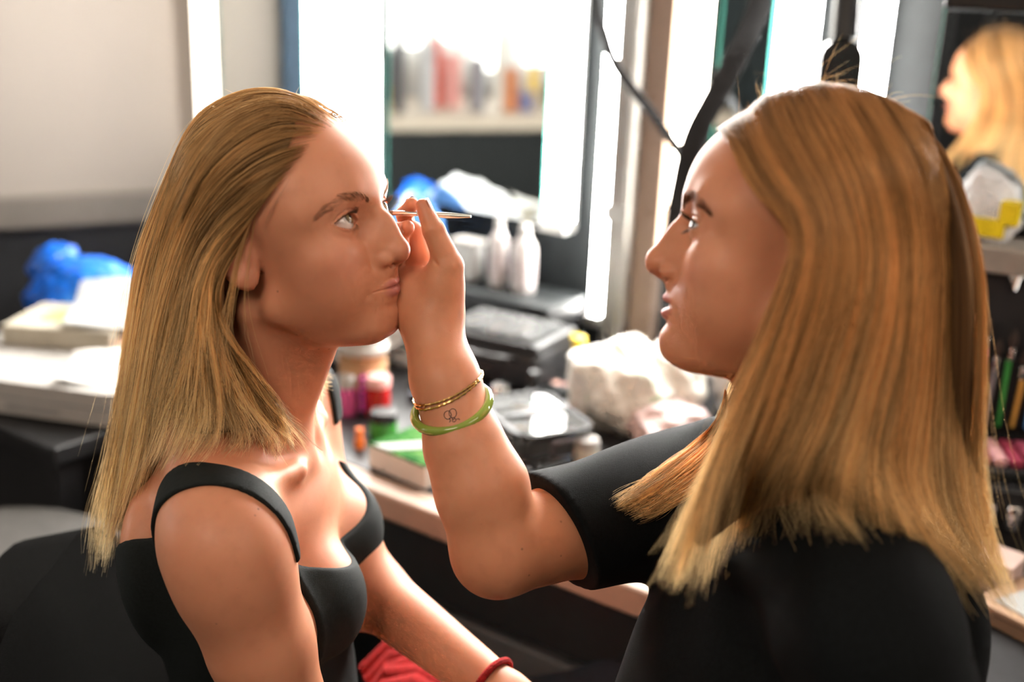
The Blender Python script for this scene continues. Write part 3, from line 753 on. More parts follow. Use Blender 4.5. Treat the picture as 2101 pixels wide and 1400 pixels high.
# ---------------------------------------------------------------- the room
M_floor = plain('floor_dark', (.035, .03, .028), .6, bmp=.2)
M_beige = plain('wall_beige', (.195, .168, .143), .85, var=.03, scale=3, bmp=.05)
M_dark = plain('panel_dark', (.012, .015, .016), .6, var=.2)
M_black = plain('black_plastic', (.012, .012, .013), .4, var=.2)
M_cloth = plain('black_cloth', (.014, .014, .015), .95, var=.3, scale=120, bmp=.6, sheen=.15)
M_alu = plain('aluminium', (.62, .62, .60), .38, metal=.85, var=.05)
M_taupe = plain('taupe_board', (.36, .27, .22), .6, var=.06)
M_tan = plain('table_edging', (.50, .36, .28), .5, var=.08, scale=12)
M_grey = plain('grey_metal', (.20, .20, .20), .45, metal=.3)
M_mirror, _nt, _b = new_mat('mirror_glass'); _b.inputs['Metallic'].default_value = 1.; _b.inputs['Roughness'].default_value = .02
_nt.links.new(ramp(_nt, noise(_nt, 4), [(.2, (.86, .90, .89)), (.8, (.90, .93, .92))]), _b.inputs['Base Color'])
M_edge = plain('glass_edge', (.06, .26, .22), .15, var=.1, spec=.8)
def led_mat(name, col, e):
    return plain(name, (.9, .9, .9), .4, var=.02, emit=(col, e))
M_led = led_mat('led_white', (1, .97, .92), 72.); M_led_warm = led_mat('led_warm', (1, .90, .74), 22.)
struct(MB().box((-.6, .4, -.025), (9, 8, .05)).build('floor', M_floor))
wb = struct(MB().box(wp(.35, -.06, 1.35), (3.17, .04, 2.7), AXW).build('wall_back', M_dark))
# beige side wall, its rail and the dark panelling below
C0 = wp(-1.236, 0, 0); LD = np.array((-.883, -.469, 0)); LN = np.array((.469, -.883, 0)); AXL = np.array((LD, LN, UPZ))
def lp(s, w, z): return C0 + LD * s + LN * w + UPZ * z
struct(MB().box(lp(.6, -.05, 1.82), (1.4, .06, 1.76), AXL).build('wall_left', M_beige))
struct(MB().box(lp(.6, -.04, .45), (1.4, .06, .90), AXL).build('baseboard_left', M_black))
struct(MB().box(lp(.6, -.005, .915), (1.4, .05, .07), AXL, .004).build('trim_1', plain('rail_brown', (.085, .072, .060), .6, var=.06)))
# dark drapes behind the camera and at the far side of the room, seen in the mirrors
def drape(name, a, b, z0, z1, mat, waves, depth):
    a = np.asarray(a, float); b = np.asarray(b, float); L = np.linalg.norm(b - a); t = (b - a) / L; nn = np.array((-t[1], t[0]))
    m = MB(); k = waves * 8; front = []; back = []
    for i in range(k + 1):
        f = i / k; o = depth * math.sin(2 * math.pi * waves * f) + .3 * depth * math.sin(9.7 * f * waves)
        p = a + t * L * f; front.append(p + nn * o); back.append(p + nn * (o - .02))
    V = [(*p, z) for z in (z0, z1) for p in front] + [(*p, z) for z in (z0, z1) for p in back]; n = k + 1; F = []
    for i in range(k):
        F += [(i, i + 1, n + i + 1, n + i), (2 * n + i, 3 * n + i, 3 * n + i + 1, 2 * n + i + 1), (n + i, n + i + 1, 3 * n + i + 1, 3 * n + i), (i, 2 * n + i, 2 * n + i + 1, i + 1)]
    return m._add(V, F).build(name, mat, smooth=True)
tag(drape('curtain', (-3.9, -2.6), (1.8, -2.6), 0, 2.7, M_cloth, 22, .05), 'long black curtain hanging across the back of the room', 'curtain')
tag(drape('curtain', (-4.45, 2.4), (-4.45, -2.3), 0, 2.7, plain('slate_cloth', (.05, .065, .07), .9, bmp=.4), 18, .05), 'slate grey curtain behind the opposite counter', 'curtain')
# ---- dressing table
T = thing('dressing_table', 'long dark dressing table with tan front edge under the mirrors', 'table', wp(.6, .4, 0))
M_top = plain('table_top', (.022, .022, .024), .42, var=.25, scale=25)
MB().box(wp(.60, .375, .785), (2.1, .74, .03), AXW, .003).build('table_top', M_top, T)
MB().box(wp(.60, .765, .780), (2.1, .045, .04), AXW, .006).build('front_edge', M_tan, T)
MB().box(wp(.60, .74, .70), (2.1, .02, .12), AXW).build('apron', M_dark, T)
MB().box(wp(.60, .70, .575), (2.1, .05, .06), AXW, .006).build('rail', M_grey, T)
for s in (-.42, .6, 1.62):
    MB().box(wp(s, .70, .385), (.05, .05, .77), AXW, .004).build('leg', M_grey, T)
    MB().box(wp(s, .06, .385), (.05, .05, .77), AXW, .004).build('leg', M_grey, T)
MB().box(wp(.60, .35, .30), (2.0, .55, .02), AXW).build('shelf', M_dark, T)
MB().box(wp(.60, .05, .55), (2.0, .015, .46), AXW).build('back_panel', M_dark, T)
# ---- mirrors
def mirror_unit(label, s0, s1, z0, z1, ax=AXW, c=None):
    c = wp((s0 + s1) / 2, .0, z0) if c is None else c
    t = thing('mirror', label, 'mirror', c); wd = s1 - s0; y = ax[1]
    MB().box(c + UPZ * (z1 - z0) / 2 - y * .010, (wd - .008, .006, z1 - z0 - .008), ax).build('glass', M_mirror, t)
    MB().box(c + UPZ * (z1 - z0) / 2 + y * .004, (wd - .01, .016, z1 - z0 - .01), ax).build('backing', M_black, t)
    for sg in (-1, 1):
        MB().box(c + UPZ * (z1 - z0) / 2 + ax[0] * sg * (wd / 2 - .0015) - y * .009, (.003, .009, z1 - z0), ax).build('bevel_edge', M_edge, t)
    return t
mirror_unit('narrow wall mirror next to the beige wall', -1.155, -.868, 1.0, 2.3)
mirror_unit('wide wall mirror between the raised hand and the metal post', -.622, -.208, 1.02, 2.3)
mirror_unit('slim wall mirror right of the metal post behind the black strap', .140, .236, 1.0, 2.3)
# ---- light bars
def led_bar(label, s, wid, z0, z1, mat=None, w=.025):
    c = wp(s, w, z0); t = thing('light_bar', label, 'light', c, 'vertical light bars on the mirror wall')
    hs = MB().box(wp(s, w - .022, (z0 + z1) / 2), (wid * .8, .02, z1 - z0), AXW).build('housing', M_alu, t)
    pr = [(math.cos(a) * wid / 2, -math.sin(a) * min(.022, wid / 2.4)) for a in np.linspace(0, math.pi, 13)]
    MB().prism(pr, z0 + .02, z1 - .02, AXW, wp(s, w - .010, 0)).build('diffuser', mat or M_led, t, smooth=True)
    for z in (z0 + .008, z1 - .008): MB().box(wp(s, w, z), (wid * .96, .04, .022), AXW, .003).build('end_cap', M_alu, hs)
    return t
led_bar('warm white light bar in the corner at the beige wall', -1.197, .068, 1.0, 2.3, led_mat('led_corner', (1, .90, .76), 6.))
led_bar('white light bar on the right edge of the narrow mirror', -.826, .062, 1.0, 2.3)
led_bar('broad white light bar directly behind the seated woman\'s forehead', -.708, .125, 1.0, 2.3)
led_bar('white light bar closing the wide mirror on its right', -.168, .066, 1.02, 2.3)
led_bar('long white light bar reaching down beside the metal post', -.066, .036, .85, 2.3)
led_bar('warm white light bar right of the taupe post side', .096, .056, 1.0, 2.3, M_led_warm)
led_bar('white light bar between the two black hanging straps', .280, .072, 1.0, 2.3)
led_bar('white light bar left of the angled mirror', .412, .044, 1.0, 2.3)
# dark splash panels under the mirrors and the post
PO = thing('metal_post', 'tall ribbed aluminium post with taupe side between the mirrors', 'post', wp(.0, .03, .80))
MB().box(wp(-.012, .035, 1.58), (.044, .05, 1.56), AXW, .003).build('profile', M_alu, PO)
for k in (-.014, 0, .014): MB().box(wp(-.012 + k, .062, 1.58), (.004, .004, 1.56), AXW).build('rib', M_alu, PO)
MB().box(wp(.036, .02, 1.58), (.05, .03, 1.56), AXW, .002).build('side_board', M_taupe, PO)
MB().box(wp(-.012, .062, 1.08), (.052, .01, .03), AXW, .002).build('bracket', M_alu, PO)
# ---- mirror at the right, standing slightly turned, on its shelf
MN = np.array((.437, .899, 0)); MN /= np.linalg.norm(MN); MD = np.array((MN[1], -MN[0], 0)); AXM = np.array((MD, MN, UPZ)); MP = np.array((.607, 1.648, 0))
mr = mirror_unit('large angled mirror reflecting the blonde make-up artist', 0, .62, 1.185, 1.475, AXM, MP + MD * .285 + UPZ * 1.185)
MB().box(MP + MD * .285 + UPZ * 1.51, (.62, .03, .07), AXM, .003).build('top_rail', M_black, mr)
MB().box(MP + MD * .285 + UPZ * 1.0 + MN * .03, (.60, .02, .40), AXM, .003).build('stand', M_black, mr)
rb_ = thing('light_bar', 'white light bar on the far edge of the angled mirror', 'light', MP + MD * .64 + UPZ * 1.0, 'vertical light bars on the mirror wall')
hs = MB().box(MP + MD * .64 + UPZ * 1.5, (.05, .02, 1.0), AXM).build('housing', M_alu, rb_)
MB().prism([(math.cos(a) * .03, -math.sin(a) * .022) for a in np.linspace(0, math.pi, 13)], 1.02, 1.98, AXM, MP + MD * .64 - MN * .012).build('diffuser', led_mat('led_side', (1, .95, .88), 30.), rb_, smooth=True)
for z in (1.008, 1.992): MB().box(MP + MD * .64 - MN * .01 + UPZ * z, (.058, .04, .022), AXM, .003).build('end_cap', M_alu, hs)
SH = tag(MB().box(MP + MD * .32 - MN * .05 + UPZ * 1.150, (.56, .10, .035), AXM, .003).build('shelf_board', plain('shelf_grey', (.32, .29, .26), .6)), 'grey-beige shelf board under the angled mirror', 'shelf')
# ---------------------------------------------------------------- things on and around the dressing table
M_white = plain('white_plastic', (.44, .425, .40), .4, var=.04)
M_clear = plain('clear_vinyl', (.93, .95, .95), .06, trans=.92, ior=1.25, var=.03)
M_chrome = plain('chrome', (.80, .80, .80), .12, metal=1., var=.05)
M_paper = plain('paper_white', (.42, .42, .41), .8, var=.04)
M_film = plain('plastic_film', (.85, .85, .82), .28, var=.05, scale=18, bmp=.4, coat=.4)
TZ = .800
# coffee cup
c = wp(-.192, .555, TZ); t = thing('coffee_cup', 'brown paper coffee cup with white lid behind the seated woman\'s neck', 'cup', c)
MB().lathe(c, [(.028, 0), (.030, .002), (.040, .098), (.041, .100), (.039, .100)]).build('cup_body', plain('kraft_paper', (.42, .24, .12), .75, var=.1), t, smooth=True)
MB().lathe(c, [(.043, .098), (.044, .102), (.043, .108), (.040, .110), (.0385, .124), (.036, .126), (.034, .122)]).build('lid', M_white, t, smooth=True)
MB().lathe(c, [(.034, .040), (.0385, .041), (.0405, .078), (.036, .079)]).build('sleeve', plain('kraft_sleeve', (.50, .30, .16), .8), t, smooth=True)
def bottle(label, name, s, w, r, h, body, cap, hcap, rc=None, z=TZ, extra=None, cat='bottle', group=None):
    c = wp(s, w, z); t = thing(name, label, cat, c, group); rc = rc or r * .8
    MB().lathe(c, [(r * .9, 0), (r, .003), (r, h - .006), (r * .92, h - .002), (rc * .9, h)], 20).build('body', body, t, smooth=True)
    MB().lathe(c, [(rc * .9, h), (rc, h + .001), (rc, h + hcap - .003), (rc * .88, h + hcap)], 20).build('cap', cap, t, smooth=True)
    return t
M_red = plain('red_gloss', (.62, .02, .02), .2, trans=.25); M_pink = plain('pink_gloss', (.75, .12, .35), .25); M_mag = plain('magenta_bead', (.75, .10, .55), .2)
b = bottle('red bottle with a frosted pink top beside the coffee cup', 'cosmetic_bottle', -.140, .575, .020, .052, M_red, plain('frosted_pink', (.85, .45, .42), .35), .018, .0205)
for k in range(6):
    MB().lathe(wp(-.160, .590, TZ + .006 + k * .0105), [(.001, 0), (.0042, .002), (.0052, .005), (.0042, .008), (.001, .010)], 10).build('bead', M_mag, b, smooth=True)
bottle('pink bottle with white cap behind the tank top strap', 'cosmetic_bottle', -.185, .600, .017, .045, M_pink, M_white, .022)
bottle('small green jar with a shiny black cap', 'cosmetic_jar', -.070, .640, .022, .030, plain('green_gloss', (.05, .28, .04), .2), M_black, .016, .022, cat='jar')
bottle('small dark jar with white cap next to the green jar', 'cosmetic_jar', -.020, .590, .018, .022, M_black, M_white, .012, .018, cat='jar')
bottle('orange lipstick tube lying low near the strap edge', 'lipstick', -.072, .692, .008, .018, plain('orange', (.85, .20, .03), .3), plain('orange', (.85, .20, .03)), .014, .006, cat='lipstick')
bottle('silver capped cosmetic bottle left of the dark bottle', 'cosmetic_bottle', .000, .430, .017, .022, plain('frosted', (.75, .78, .74), .3), M_chrome, .026, .0155)
bottle('slim dark nail varnish bottle behind the clear pouch', 'cosmetic_bottle', .030, .375, .012, .034, plain('dark_glass', (.03, .035, .05), .15), M_black, .030, .009)
bottle('small cream jar with white lid by the black sleeve', 'cosmetic_jar', .226, .520, .020, .032, plain('cream', (.80, .80, .70), .4), M_white, .012, .020, cat='jar')
bottle('dark tube with a yellow cap before the plastic bag', 'cosmetic_tube', -.005, .185, .013, .042, plain('dark_grey', (.06, .06, .06), .4), plain('yellow', (.85, .60, .02), .35), .030, .016, cat='tube')
# boxes stacked at the mirror foot carry the spray bottles
ct = thing('storage_box', 'black storage box at the foot of the wide mirror', 'box', wp(-.255, .085, TZ))
MB().box(wp(-.255, .085, TZ + .045), (.32, .13, .09), AXW, .006).build('body', M_black, ct); MB().box(wp(-.255, .085, TZ + .094), (.326, .136, .010), AXW, .003).build('lid', M_dark, ct)
Z2 = TZ + .100
def spray(label, s, w, r, h, body):
    c = wp(s, w, Z2); t = thing('spray_bottle', label, 'bottle', c)
    MB().lathe(c, [(r * .92, 0), (r, .004), (r, h * .82), (r * .8, h * .92), (r * .5, h), (r * .45, h + .004)], 20).build('body', body, t, smooth=True)
    MB().lathe(c, [(r * .46, h + .004), (r * .46, h + .022), (r * .3, h + .024)], 16).build('nozzle', M_white, t, smooth=True)
    MB().lathe(c, [(r * 1.005, h * .18), (r * 1.01, h * .19), (r * 1.01, h * .62), (r * 1.005, h * .63)], 20).build('label_band', plain('label_mauve', (.50, .44, .44), .6, var=.35, scale=70), t, smooth=True)
M_silv = plain('silver_bottle', (.60, .56, .55), .35, metal=.3, var=.15)
spray('silver grey spray bottle nearest the metal post', -.200, .085, .024, .110, M_silv)
spray('silver grey spray bottle left of its twin on the black box', -.262, .085, .019, .112, M_silv)
c = wp(-.335, .09, Z2); t = thing('cleanser_box', 'small white box with a rounded top on the black storage box', 'box', c)
MB().box(c + UPZ * .038, (.060, .045, .076), AXW, .012).build('carton', M_paper, t, smooth=True); MB().box(c + UPZ * .080, (.064, .048, .010), AXW, .004).build('lid', M_white, t)
# make-up bag with clear top
c = wp(-.105, .270, TZ); A = axr(-6); t = thing('makeup_bag', 'black square make-up bag with clear lid full of pale compacts', 'bag', c)
MB().box(c + UPZ * .040, (.215, .150, .080), A, .020).build('body', plain('black_nylon', (.018, .018, .02), .55, bmp=.3), t, smooth=True)
MB().box(c + UPZ * .083, (.212, .148, .012), A, .005).build('zip_rim', M_black, t)
MB().box(c + UPZ * .093, (.175, .115, .010), A, .004).build('clear_lid', M_clear, t)
rng = np.random.default_rng(3)
for k in range(7):
    p = c + A[0] * rng.uniform(-.07, .07) + A[1] * rng.uniform(-.04, .04) + UPZ * .0875
    MB().lathe(p, [(.017, 0), (.018, .001), (.018, .002), (.016, .0025)], 16).build('compact', plain('compact_%d' % (k % 3), [(.75, .55, .50), (.8, .75, .70), (.6, .35, .33)][k % 3], .4), t, smooth=True)
MB().tube([c + A[0] * (-.06) - A[1] * .078 + UPZ * .06, c + A[0] * -.03 - A[1] * .10 + UPZ * .065, c + A[0] * .03 - A[1] * .10 + UPZ * .065, c + A[0] * .06 - A[1] * .078 + UPZ * .06], .006, 8).build('handle', M_black, t, smooth=True)
# clear zip pouch
c = wp(.130, .520, TZ); A = axr(28); t = thing('clear_pouch', 'clear plastic pouch with black zip trim and shiny contents', 'pouch', c)
def rrect(a, b, r, n=6):
    o = []
    for cx_, cy_, s0 in ((a - r, b - r, 0), (-a + r, b - r, 90), (-a + r, -b + r, 180), (a - r, -b + r, 270)):
        for k in range(n + 1):
            an = math.radians(s0 + 90 * k / n); o.append((cx_ + r * math.cos(an), cy_ + r * math.sin(an)))
    return o
rr = rrect(.082, .060, .025)
MB().prism(rr, .002, .058, A, c).build('clear_wall', M_clear, t, smooth=True)
for z in (.004, .056): MB().tube([c + A.T @ np.array((x * 1.01, y * 1.01, z)) for x, y in rr], .0055, 8, closed=True).build('zip_trim', M_black, t, smooth=True)
MB().box(c + UPZ * .0605, (.012, .118, .003), A).build('zip_band', M_black, t)
for k in range(6):
    p = c + A[0] * (-.055 + .022 * k) + A[1] * rng.uniform(-.03, .03) + UPZ * .012
    MB().box(p + UPZ * .012, (.018, .05, .024), axr(28 + rng.uniform(-40, 40)), .004).build('content', [M_chrome, M_white, plain('rose', (.6, .3, .3), .3)][k % 3], t)
MB().box(c + A[0] * .03 - A[1] * .062 + UPZ * .048, (.022, .004, .008), A, .001).build('zip_pull', M_chrome, t)
# green printed box
c = wp(.045, .690, TZ); A = axr(4); t = thing('green_box', 'flat white box with green leaf print lid and white diagonal band', 'box', c)
MB().box(c + UPZ * .017, (.115, .095, .034), A, .002).build('carton', plain('carton_pink_white', (.78, .70, .63), .7, var=.03), t)
M_leaf, nt_, b_ = new_mat('leaf_print'); nt_.links.new(ramp(nt_, noise(nt_, 45, 4, dist=1.2), [(.35, (.006, .06, .008)), (.52, (.025, .13, .02)), (.70, (.16, .26, .08))]), b_.inputs['Base Color']); b_.inputs['Roughness'].default_value = .9; b_.inputs['Specular IOR Level'].default_value = .1
MB().box(c + UPZ * .0355, (.114, .094, .003), A).build('printed_lid', M_leaf, t)
MB().prism([(-.048, -.046), (-.018, -.046), (.052, .046), (.020, .046)], .0372, .0385, A, c).build('band', M_paper, t)
# crumpled plastic bags
pb = thing('plastic_bag', 'crumpled white plastic bag with green print beside the make-up artist\'s chin', 'bag', wp(.190, .315, TZ))
M_print, nt_, b_ = new_mat('printed_film'); nz = noise(nt_, 16, 3, dist=.8)
nt_.links.new(ramp(nt_, nz, [(.0, (.86, .84, .76)), (.60, (.88, .85, .77)), (.66, (.35, .68, .40)), (.70, (.86, .84, .76))]), b_.inputs['Base Color']); b_.inputs['Roughness'].default_value = .35; b_.inputs['Coat Weight'].default_value = .3
bump(nt_, b_, noise(nt_, 40, 3), .4, .004)
crumple('film_body', wp(.175, .34, TZ), (.17, .15, .150), M_print, pb, 4, .30, AXW, folds=3.2); crumple('film_fold', wp(.235, .29, TZ + .02), (.12, .12, .125), M_print, pb, 9, .3, AXW, folds=3.2)
crumple('film_tail', wp(.285, .36, TZ), (.13, .12, .075), plain('film_pink', (.80, .62, .60), .35, var=.15, scale=20, bmp=.4), pb, 13, .3, AXW, folds=4)
g = crumple('plastic_bag', wp(.335, .17, TZ), (.14, .12, .19), plain('film_white', (.80, .76, .74), .4, var=.06, scale=20, bmp=.4), None, 17, .3, AXW, folds=3)
tag(g, 'pale pink-white crumpled bag standing behind the make-up artist\'s lips', 'bag')
g = crumple('tissue_bundle', wp(-.36, .33, TZ), (.24, .20, .17), plain('film_grey', (.62, .66, .68), .3, var=.25, scale=14, bmp=.5, coat=.3), None, 21, .35, AXW, folds=3.5)
tag(g, 'big crumpled clear plastic bag behind the raised fingers', 'bag')
g = crumple('plastic_bag', wp(-.57, .25, TZ), (.28, .18, .25), plain('film_bright', (.82, .84, .86), .3, var=.06, bmp=.4), None, 25, .25, AXW, folds=3); tag(g, 'white plastic bag standing against the wide mirror', 'bag')
g = crumple('plastic_bag', wp(-.49, .06, TZ), (.14, .08, .27), plain('film_blue', (.10, .30, .75), .3, var=.2, bmp=.4), None, 27, .2, AXW, folds=3); tag(g, 'blue plastic bag poking up behind the white one', 'bag')
# dark palettes and small clutter in the middle of the table
pal = [(-.13, .42, 12, (.10, .075, .014), M_black, 'open black eyeshadow palette below the make-up bag'), (.04, .27, -14, (.085, .06, .012), M_dark, 'small dark palette left of the yellow capped tube'),
       (.09, .40, 30, (.07, .05, .016), M_black, 'black compact between dark bottle and plastic bag'), (-.10, .47, -8, (.09, .05, .02), plain('navy_case', (.03, .04, .07), .3), 'navy brush case behind the wrist')]
for s, w, a, sz, mt, lb in pal:
    c = wp(s, w, TZ); A = axr(a); t = thing('palette', lb, 'palette', c)
    MB().box(c + UPZ * sz[2] / 2, sz, A, .003).build('case', mt, t)
    for k in range(4):
        MB().lathe(c + A[0] * (sz[0] * (-.33 + .22 * k)) + UPZ * sz[2], [(.0085, 0), (.0085, .0012), (.007, .0015)], 12).build('pan', plain('pan_%d' % ((k + len(lb)) % 4), [(.65, .25, .22), (.75, .45, .38), (.35, .15, .12), (.80, .60, .52)][(k + len(lb)) % 4], .6), t)
for k, (s, w, col, lb) in enumerate([(-.30, .33, (.75, .70, .68), 'white capped vial behind the thumb base'), (-.24, .30, (.25, .25, .27), 'grey vial left of the make-up bag'), (-.33, .42, (.10, .10, .11), 'black vial beside the wrist'), (-.06, .52, (.55, .15, .12), 'small red lipstick left of the silver bottle'), (-.28, .50, (.6, .6, .62), 'silver vial right of the coffee cup')]):
    bottle(lb, 'vial', s, w, .011, .035, plain('vial_%d' % k, col, .3), M_chrome if k % 2 else M_white, .018, .009, cat='vial')
# ---- left end: cart with case, papers and the blue bag
ca = thing('equipment_cart', 'black cart under the white case', 'cart', wp(-.76, .71, 0))
MB().box(wp(-.765, .71, .765), (.63, .51, .03), AXW, .004).build('top', M_black, ca)
for a_, b_2 in ((-1.04, .50), (-1.04, .93), (-.49, .50), (-.49, .93)): MB().box(wp(a_, b_2, .375), (.04, .04, .75), AXW).build('leg', M_black, ca)
MB().box(wp(-.765, .71, .45), (.54, .40, .60), AXW, .004).build('cabinet', M_black, ca)
c = wp(-.645, .80, .782); A = axr(-22); t = thing('white_case', 'white plastic equipment case with a dark slot in its rim', 'case', c)
MB().prism(rrect(.20, .135, .05), .004, .030, A, c).build('base', M_white, t, smooth=True); MB().prism(rrect(.196, .131, .05), .032, .058, A, c).build('lid', M_white, t, smooth=True)
MB().prism(rrect(.199, .134, .05), .029, .033, A, c).build('seam', plain('seam_grey', (.25, .25, .25), .5), t)
MB().box(c - A[0] * .13 - A[1] * .1345 + UPZ * .043, (.055, .004, .012), A, .001).build('latch_slot', M_black, t)
MB().box(c + A[0] * .02 - A[1] * .1345 + UPZ * .018, (.10, .004, .006), A, .001).build('handle_recess', plain('seam_grey', (.25, .25, .25), .5), t)
ZC = .841
c = wp(-.74, .72, ZC); A = axr(-30); t = thing('flat_carton', 'cream carton with a green patch under the papers', 'carton', c)
MB().box(c + UPZ * .018, (.20, .15, .036), A, .002).build('carton', plain('carton_cream', (.42, .38, .30), .7), t); MB().box(c - A[0] * .03 + UPZ * .037, (.05, .06, .002), A).build('green_patch', plain('lime', (.35, .60, .15), .6), t)
def sheet(label, c, a, tilt, size, mat=None):
    A = axr(a); y = A[1] * math.cos(tilt) + UPZ * math.sin(tilt); A = np.array((A[0], y, np.cross(A[0], y)))
    n = 8; m = MB(); V = []; 
    for z in (0, .0012):
        for i in range(n):
            for j in range(n):
                u, v = i / (n - 1) - .5, j / (n - 1) - .5
                V.append(np.asarray(c) + A.T @ np.array((u * size[0], v * size[1], z + .010 * math.sin(3 * u + 4 * v))))
    F = []
    for i in range(n - 1):
        for j in range(n - 1): k = i * n + j; F += [(k, k + n, k + n + 1, k + 1), (n * n + k, n * n + k + 1, n * n + k + n + 1, n * n + k + n)]
    return tag(m._add(V, F).build('paper_sheet', mat or M_paper, smooth=True), label, 'paper')
sheet('large white paper sheet leaning on the cream carton', wp(-.66, .66, ZC + .065), -42, .22, (.20, .15))
sheet('white printed sheet lying on the white case by the hair', wp(-.52, .80, ZC + .012), -38, .05, (.16, .11), plain('paper_print', (.78, .76, .72), .8, var=.25, scale=60))
sheet('brown patterned card between the paper sheets', wp(-.56, .70, ZC + .03), -30, .12, (.12, .08), plain('card_brown', (.30, .18, .12), .7, var=.5, scale=60))
bb = thing('blue_bag', 'bright blue plastic bag with knotted top before the beige wall', 'bag', wp(-.93, .585, .782))
M_blue, nt_, b_ = new_mat('blue_film'); nt_.links.new(ramp(nt_, noise(nt_, 11, 3, dist=.6), [(.0, (.0, .05, .40)), (.58, (.0, .12, .60)), (.74, (.06, .28, .75)), (.84, (.5, .55, .65))]), b_.inputs['Base Color'])
b_.inputs['Roughness'].default_value = .3; bump(nt_, b_, noise(nt_, 24, 3), .5, .006)
crumple('film_body', wp(-.90, .585, .782), (.25, .20, .17), M_blue, bb, 31, .2, AXW, folds=3.5); crumple('knot', wp(-1.01, .575, .86), (.10, .09, .085), M_blue, bb, 33, .35, AXW, folds=4)
st = thing('side_shelf', 'low dark shelf unit behind the white case', 'shelf', wp(-.83, .22, 0))
MB().box(wp(-.83, .22, .79), (.74, .43, .02), AXW).build('top', M_dark, st); MB().box(wp(-.83, .22, .39), (.72, .40, .78), AXW).build('body', M_black, st)
# ---------------------------------------------------------------- right end of the table
M_nyl = plain('black_nylon', (.018, .018, .02), .55, bmp=.3)
c = np.array((.70, 1.43, .80)); A = np.array(((.99, -.14, 0), (.14, .99, 0), (0, 0, 1.)))
t = thing('makeup_case', 'open black make-up case with brush holders and lipstick tier', 'case', c)
def lc(x, y, z): return c + A.T @ np.array((x, y, z))
MB().box(lc(.0, .0, .045), (.30, .20, .09), A, .006).build('body', M_black, t)
MB().box(lc(.0, .105, .185), (.30, .02, .29), A, .006).build('lid', M_nyl, t)
MB().box(lc(.0, .085, .16), (.28, .012, .10), A, .003).build('brush_pocket', M_nyl, t)
MB().box(lc(.0, -.02, .098), (.28, .10, .012), A, .002).build('tier', M_dark, t)
rng = np.random.default_rng(11)
cols = [(.10, .30, .70), (.75, .08, .04), (.06, .40, .08), (.75, .35, .25), (.55, .05, .35), (.85, .45, .10), (.05, .06, .10), (.3, .3, .32)]
for k in range(15):
    x = -.13 + k * .0186; h = .085 + rng.uniform(-.02, .03); m = plain('brush_handle_%d' % (k % 8), cols[(k * 3) % 8], .35)
    b = MB().tube([lc(x, .070, .115), lc(x + rng.uniform(-.004, .004), .068, .115 + h)], [.0028, .0038], 8).build('brush_handle', m, t, smooth=True)
    MB().lathe(lc(x, .068, .115 + h), [(.003, 0), (.0042, .001), (.0042, .016), (.0036, .018)], 10).build('ferrule', M_chrome, b, smooth=True)
    MB().lathe(lc(x, .068, .133 + h), [(.0036, 0), (.006, .010), (.005, .020), (.001, .026)], 10).build('bristles', plain('bristle_dark', (.05, .035, .03), .9), b, smooth=True)
for k in range(13):
    m = plain('lip_%d' % (k % 5), [(.45, .06, .12), (.60, .12, .22), (.70, .05, .40), (.30, .05, .07), (.75, .40, .42)][k % 5], .35)
    MB().box(lc(-.125 + k * .0205, -.02, .110), (.016, .075, .012), A, .003).build('lipstick_bar', m, t)
for k in range(9):
    MB().lathe(lc(-.125 + k * .031, -.104, .04), [(.009, 0), (.010, .002), (.010, .030), (.008, .033)], 14).build('chrome_pot', M_chrome, t, smooth=True)
for k in range(4):
    MB().tube([lc(-.10 + k * .07, .09, .33), lc(-.095 + k * .07, .085, .31), lc(-.09 + k * .07, .09, .335)], .004, 8).build('clasp', M_chrome, t, smooth=True)
# tan palette with card
c = np.array((.625, 1.16, .80)); A = axr(20); t = thing('contour_palette', 'tan palette box with a white price card at the right edge', 'palette', c)
MB().box(c + UPZ * .012, (.12, .10, .024), A, .003).build('box', plain('tan_card', (.42, .26, .16), .6), t); MB().box(c + UPZ * .0165, (.122, .102, .002), A).build('seam', plain('seam_brown', (.2, .12, .08), .6), t)
MB().box(c + UPZ * .0250 + A[0] * .005, (.085, .075, .002), axr(26), .0005).build('card', M_paper, t)
for k in range(7): MB().box(c + UPZ * .0263 + A[0] * (.004 + .0042 * k) - A[1] * .018, (.0012 + .001 * (k % 2), .016, .0004), axr(26)).build('barcode_bar', M_black, t)
c = np.array((.60, 1.26, .80)); t = thing('carton', 'small pink carton behind the tan palette', 'carton', c); MB().box(c + UPZ * .02, (.07, .05, .04), axr(8), .002).build('body', plain('pale_pink', (.62, .45, .40), .7), t); MB().box(c + UPZ * .041, (.072, .052, .003), axr(8)).build('flap', plain('pale_pink', (.62, .45, .40)), t)
# wipes pack on the shelf board
c = MP + MD * .075 - MN * .05 + UPZ * 1.168; A = axr(-4)
t = thing('wipes_pack', 'white and yellow pack of wipes on the shelf beside the hair', 'pack', c)
crumple('film_body', c, (.085, .05, .105), plain('pack_white', (.80, .84, .88), .3, var=.08, bmp=.3), t, 41, .25, A, folds=4)
MB().box(c - A[1] * .027 + UPZ * .022, (.062, .006, .026), A, .002).build('yellow_band', plain('pack_yellow', (.90, .72, .02), .35), t)
MB().box(c + A[0] * .034 - A[1] * .02 + UPZ * .045, (.026, .022, .034), A, .003).build('yellow_tab', plain('pack_yellow', (.90, .72, .02)), t)
